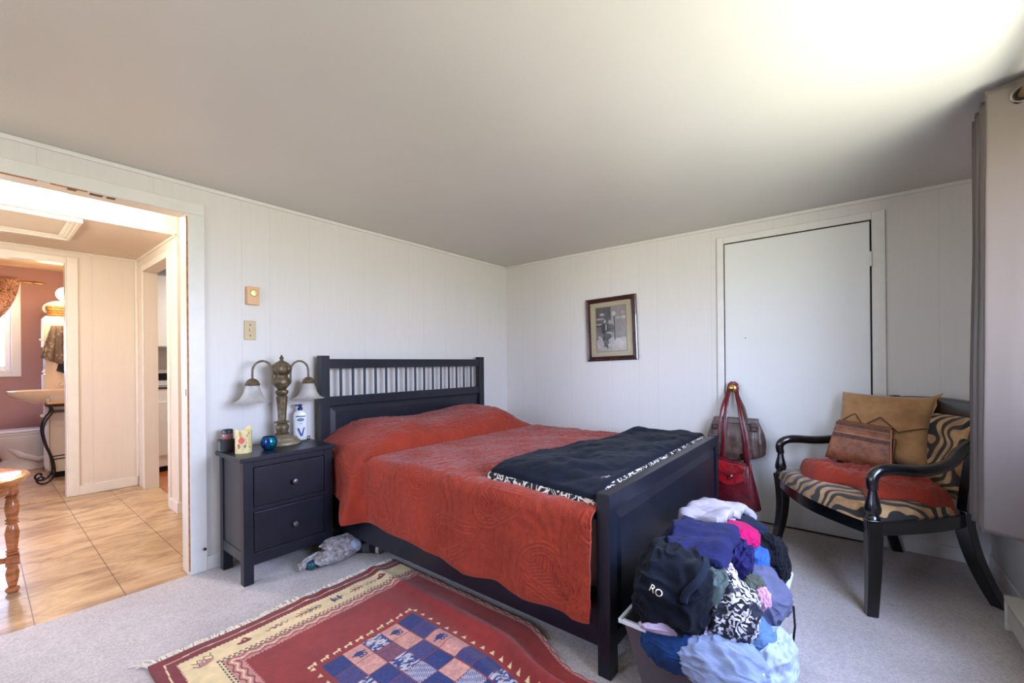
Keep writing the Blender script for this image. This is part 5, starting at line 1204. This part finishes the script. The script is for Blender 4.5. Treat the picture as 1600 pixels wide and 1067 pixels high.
# tan suede cushion: local x width, y up, z toward the viewer
def pillow(w_, h_, d_, T, nn=80, pinch=.06, seed=1):
    a, b = np.meshgrid(np.linspace(-1, 1, nn), np.linspace(-1, 1, nn), indexing='ij')
    k = 1-pinch*(1-b*b)*np.abs(a)**3; k2 = 1-pinch*(1-a*a)*np.abs(b)**3
    prof = (np.clip(1-a**4, 0, 1)*np.clip(1-b**4, 0, 1))**.42
    z = d_/2*prof+.007*fbm(a*3, b*4, s=seed)*prof
    mb = MB().grid(a*k*w_/2, b*k2*h_/2, z, T=T); mb.grid(a*k*w_/2, b*k2*h_/2, -d_/2*prof, flip=True, T=T); return mb
suede = mat('tan_suede', (176, 132, 84), .85, rgb2=(150, 108, 64), vs=12, bump=.3, bsc=200, sheen=.4)
def face(loc, az, lean, roll=0):     # local z points to azimuth az; leaning back by lean
    return Matrix.Translation(loc) @ Matrix.Rotation(az+PI/2, 4, 'Z') @ Matrix.Rotation(PI/2-lean, 4, 'X') @ Matrix.Rotation(roll, 4, 'Z')
TC = face((-.245, -2.964, .752), math.radians(163), .30, -.03)
t = thing('suede_cushion', 'tan suede cushion with zigzag envelope flap leaning on the chair back', 'cushion', (-.262, -2.935, .56))
part('cushion', pillow(.415, .385, .13, TC, seed=61), suede, t, smooth=True)
fx = np.array([-1, -.55, -.33, .02, .42, 1.0]); fyy = np.array([-.02, .28, -.06, .24, -.14, .10])
a, b = np.meshgrid(np.linspace(-1, 1, 90), np.linspace(0, 1, 40), indexing='ij')
lowe = np.interp(a, fx, fyy); bb = 1.01+(lowe-1.01)*b
prof = (np.clip(1-a**4, 0, 1)*np.clip(1-np.clip(np.abs(bb), 0, 1)**4, 0, 1))**.42
k = 1-.06*(1-bb*bb)*np.abs(a)**3; k2 = 1-.06*(1-a*a)*np.abs(np.clip(bb, -1, 1))**3
part('flap', MB().grid(a*k*.415/2*1.005, bb*k2*.385/2, .065*prof+.005+.007*fbm(a*3, bb*4, s=61)*prof, T=TC), suede, t, smooth=True, solid=.004)
part('corner_point', MB().add([tuple(TC @ Vector(p)) for p in ((.13, .15, .03), (.232, .225, .005), (.200, .09, .02), (.16, .13, -.02))], [(0, 1, 2), (0, 3, 1), (1, 3, 2), (0, 2, 3)]), suede, t)

seam = [tuple(TC @ Vector((q*.99*.415/2*(1-.06*(1-np.interp(q, fx, fyy)**2)*abs(q)**3), np.interp(q, fx, fyy)*.385/2, .072*((1-q**4)*(1-abs(np.interp(q, fx, fyy))**4))**.42+.003))) for q in np.linspace(-.97, .97, 60)]
part('flap_seam', MB().tube(seam, .0028, 6), mat('dark_seam', (92, 60, 34), .8), t, smooth=True)
# tooled leather bag in front of the cushion
TB = face((-.365, -2.862, .668), math.radians(168), .14, -.10)
lea = mat('tooled_leather', (150, 92, 60), .5, rgb2=(116, 64, 40), vs=26, bump=.8, bsc=90, coat=.1)
lea2 = mat('dark_tooled_leather', (104, 62, 42), .55, rgb2=(74, 42, 30), vs=50, bump=1., bsc=120)
t = thing('leather_bag', 'brown tooled leather flap bag sitting on the coral throw', 'leather bag', (-.335, -2.865, .56))
w0, w1, h_ = .148, .118, .232     # half widths bottom/top
def trap(z0, z1, y0, y1, T=TB):
    f = lambda y: w0+(w1-w0)*(y+h_/2)/h_
    vs = [(-f(y0), y0, z0), (f(y0), y0, z0), (f(y1), y1, z0), (-f(y1), y1, z0), (-f(y0), y0, z1), (f(y0), y0, z1), (f(y1), y1, z1), (-f(y1), y1, z1)]
    return MB().add(vs, [(3,2,1,0),(4,5,6,7),(0,1,5,4),(1,2,6,5),(2,3,7,6),(3,0,4,7)], T)
part('body', trap(-.085, -.008, -h_/2, h_/2-.055), lea, t, bevel=.01)
yy = [(-h_/2+.004, .0), (-h_/2+.06, .004), (.0, .006), (.05, .004), (h_/2-.022, -.004), (h_/2-.006, -.018), (h_/2, -.040), (h_/2-.006, -.070), (h_/2-.03, -.105)]
vs = []; 
aa = np.linspace(-1, 1, 24)
XX = np.array([[q*(w0+(w1-w0)*(y_+h_/2)/h_)*1.01 for y_, z_ in yy] for q in aa]); YY = np.array([[y_ for y_, z_ in yy]]*24); ZZ = np.array([[z_ for y_, z_ in yy]]*24)
part('flap', MB().grid(XX, YY, ZZ, T=TB), lea, t, smooth=50, solid=.006)
for y0, y1 in ((h_/2-.030, h_/2-.010), (.020, .042)):
    part('tooled_band', trap(.0045, .0085, y0, y1), lea2, t, label='darker floral-tooled band')
for y0 in (h_/2-.034, .046, .016):
    part('stitched_line', trap(.0045, .0080, y0, y0+.003), mat('light_leather', (184, 128, 86), .5), t)
part('gusset', MB().prism([(-.083, -h_/2), (-.012, -h_/2), (-.012, h_/2-.05), (-.04, h_/2-.075), (-.070, h_/2-.05)], w0-.012, w0-.004, 'x', T=TB @ Matrix(((1, 0, 0, 0), (0, 0, 1, 0), (0, 1, 0, 0), (0, 0, 0, 1)))), lea, t, bevel=.003)
part('loose_papers', MB().box(.02, .150, .045, .052, -.10, -.06, T=TB).box(.02, .145, .056, .060, -.09, -.055, T=TB), mat('paper_grey', (176, 166, 160), .7), t)
part('side_edge', MB().tube([tuple(TB @ Vector((w0*1.0, -h_/2+.004, .004))), tuple(TB @ Vector(((w0+w1)/2+.002, 0, .010))), tuple(TB @ Vector((w1+.004, h_/2-.012, .0))), tuple(TB @ Vector((w1+.006, h_/2-.01, -.05)))], .003, 8), mat('light_leather', (184, 128, 86), .5), t, smooth=50)

# ------------------------------------------------------------------ curtain on its rod, wall heater
m, nt, bs = newmat('taupe_satin'); v = coords(nt)
bs.inputs['Base Color'].default_value = (*lin((92, 80, 72)), 1); bs.inputs['Roughness'].default_value = .34; bs.inputs['Coat Weight'].default_value = .25; bs.inputs['Coat Roughness'].default_value = .45; bs.inputs['Sheen Weight'].default_value = .5; bs.inputs['Sheen Roughness'].default_value = .35
bumpn(nt, bs, noise(nt, v, 350, 2), .12, .002); satin = m
rod_y, rod_z = -3.300, 2.052
t = thing('window_curtain_rod', 'bronze curtain rod running through the grommets of the taupe curtain', 'curtain rod', (-2.1, rod_y, rod_z))
part('rod', MB().tube([(-3.3, rod_y, rod_z), (-.82, rod_y, rod_z)], .0125, 14), mat('aged_brass_rod', (150, 126, 84), .35, .8), t, smooth=50)
part('finial', MB().sphere((-.80, rod_y, rod_z), .024), mat('aged_brass_rod', (0, 0, 0)), t, smooth=True)
for x in (-.84, -3.25): part('bracket', MB().tube([(x, -3.42, rod_z), (x, rod_y-.012, rod_z)], .009, 8), mat('aged_brass_rod', (0, 0, 0)), t, smooth=50)
def curtain(name, label, xs, z0, z1, seed):
    """xs: x of successive fold crests, alternating toward room and wall"""
    pts = []
    for i, x in enumerate(xs): pts.append((x, rod_y+(.082 if i % 2 else -.082)))
    P = [Vector((p[0], p[1], 0)) for p in pts]; C3 = []
    for i in range(len(P)-1):
        for uq in np.linspace(0, 1, 16, endpoint=False):
            q = uq; y_ = P[i].y+(P[i+1].y-P[i].y)*(.5-.5*math.cos(q*PI))*.65+(P[i+1].y-P[i].y)*q*.35
            C3.append((P[i].x+(P[i+1].x-P[i].x)*(q+.07*math.sin(2*PI*q)*-1), y_))
    C3 = np.array(C3); k = np.arange(len(C3))/len(C3)
    vz = np.linspace(0, 1, 90)[None, :]
    X = C3[:, 0][:, None]-.012*vz+.008*fbm(k[:, None]*5, vz*1.5, s=seed)*vz; Y = C3[:, 1][:, None]+.006*fbm(k[:, None]*9, vz*2.2, s=seed+4)*ss(.05, .3, vz)+.02*vz*(C3[:, 1][:, None] > rod_y)
    Z = z1+(z0-z1)*vz+.012*np.sin(k*9)[:, None]*vz
    t = thing(name, label, 'curtain', (float(C3[:, 0].mean()), rod_y, z0))
    part('panel', MB().grid(X, Y, Z), satin, t, smooth=True, solid=.003)
    hem = MB()
    gm = mat('grommet_metal', (160, 152, 144), .25, 1)
    for i in range(len(xs)-1):
        gx = (xs[i]+xs[i+1])/2; dx = xs[i+1]-xs[i]; dy = .164*(1 if i % 2 == 0 else -1); nrm = Vector((-dy, dx, 0)).normalized()
        if nrm.x > 0: nrm = -nrm
        zq = Vector((0, 0, 1)); R = Matrix((nrm.cross(zq), zq, nrm)).transposed().to_4x4(); R = Matrix(((R[0][0], R[0][1], R[0][2], 0), (R[1][0], R[1][1], R[1][2], 0), (R[2][0], R[2][1], R[2][2], 0), (0, 0, 0, 1)))
        TG = Matrix.Translation((gx, rod_y, rod_z)) @ R
        g = part('grommet', MB().lathe([(.021, -.004), (.030, -.004), (.033, 0), (.030, .006), (.024, .008), (.020, .004), (.021, -.004)], n=28, T=TG), gm, t, smooth=50)
        part('grommet_eye', MB().lathe([(.0205, .0035), (0, .0035)], n=24, T=TG), m_dark, t)
    return t
curtain('window_curtain', 'taupe satin grommet curtain gathered at the right end of the window', [-1.225, -1.165, -1.125, -1.075, -1.035, -.99, -.95, -.905], .50, 2.108, 3)
curtain('window_curtain', 'taupe satin grommet curtain gathered at the far left end of the window', [-3.28, -3.24, -3.20, -3.16, -3.12, -3.08, -3.04, -3.0], .50, 2.108, 5)
t = thing('baseboard_heater', 'white electric baseboard heater along the window wall', 'heater', (-1.9, -3.37, 0))
cream = mat('heater_enamel', (206, 200, 186), .35)
part('casing', MB().prism([(-3.408, .02), (-3.35, .02), (-3.325, .05), (-3.325, .118), (-3.35, .118), (-3.408, .118)], -3.0, -.80, 'x'), cream, t, bevel=.003)
part('top_plate', B(-3.0, -.79, -3.408, -3.318, .140, .158), cream, t, bevel=.003)
part('air_slot', B(-2.98, -.81, -3.40, -3.335, .118, .140), m_dark, t)
part('end_cap', B(-.80, -.785, -3.41, -3.32, .015, .155), cream, t, bevel=.003)
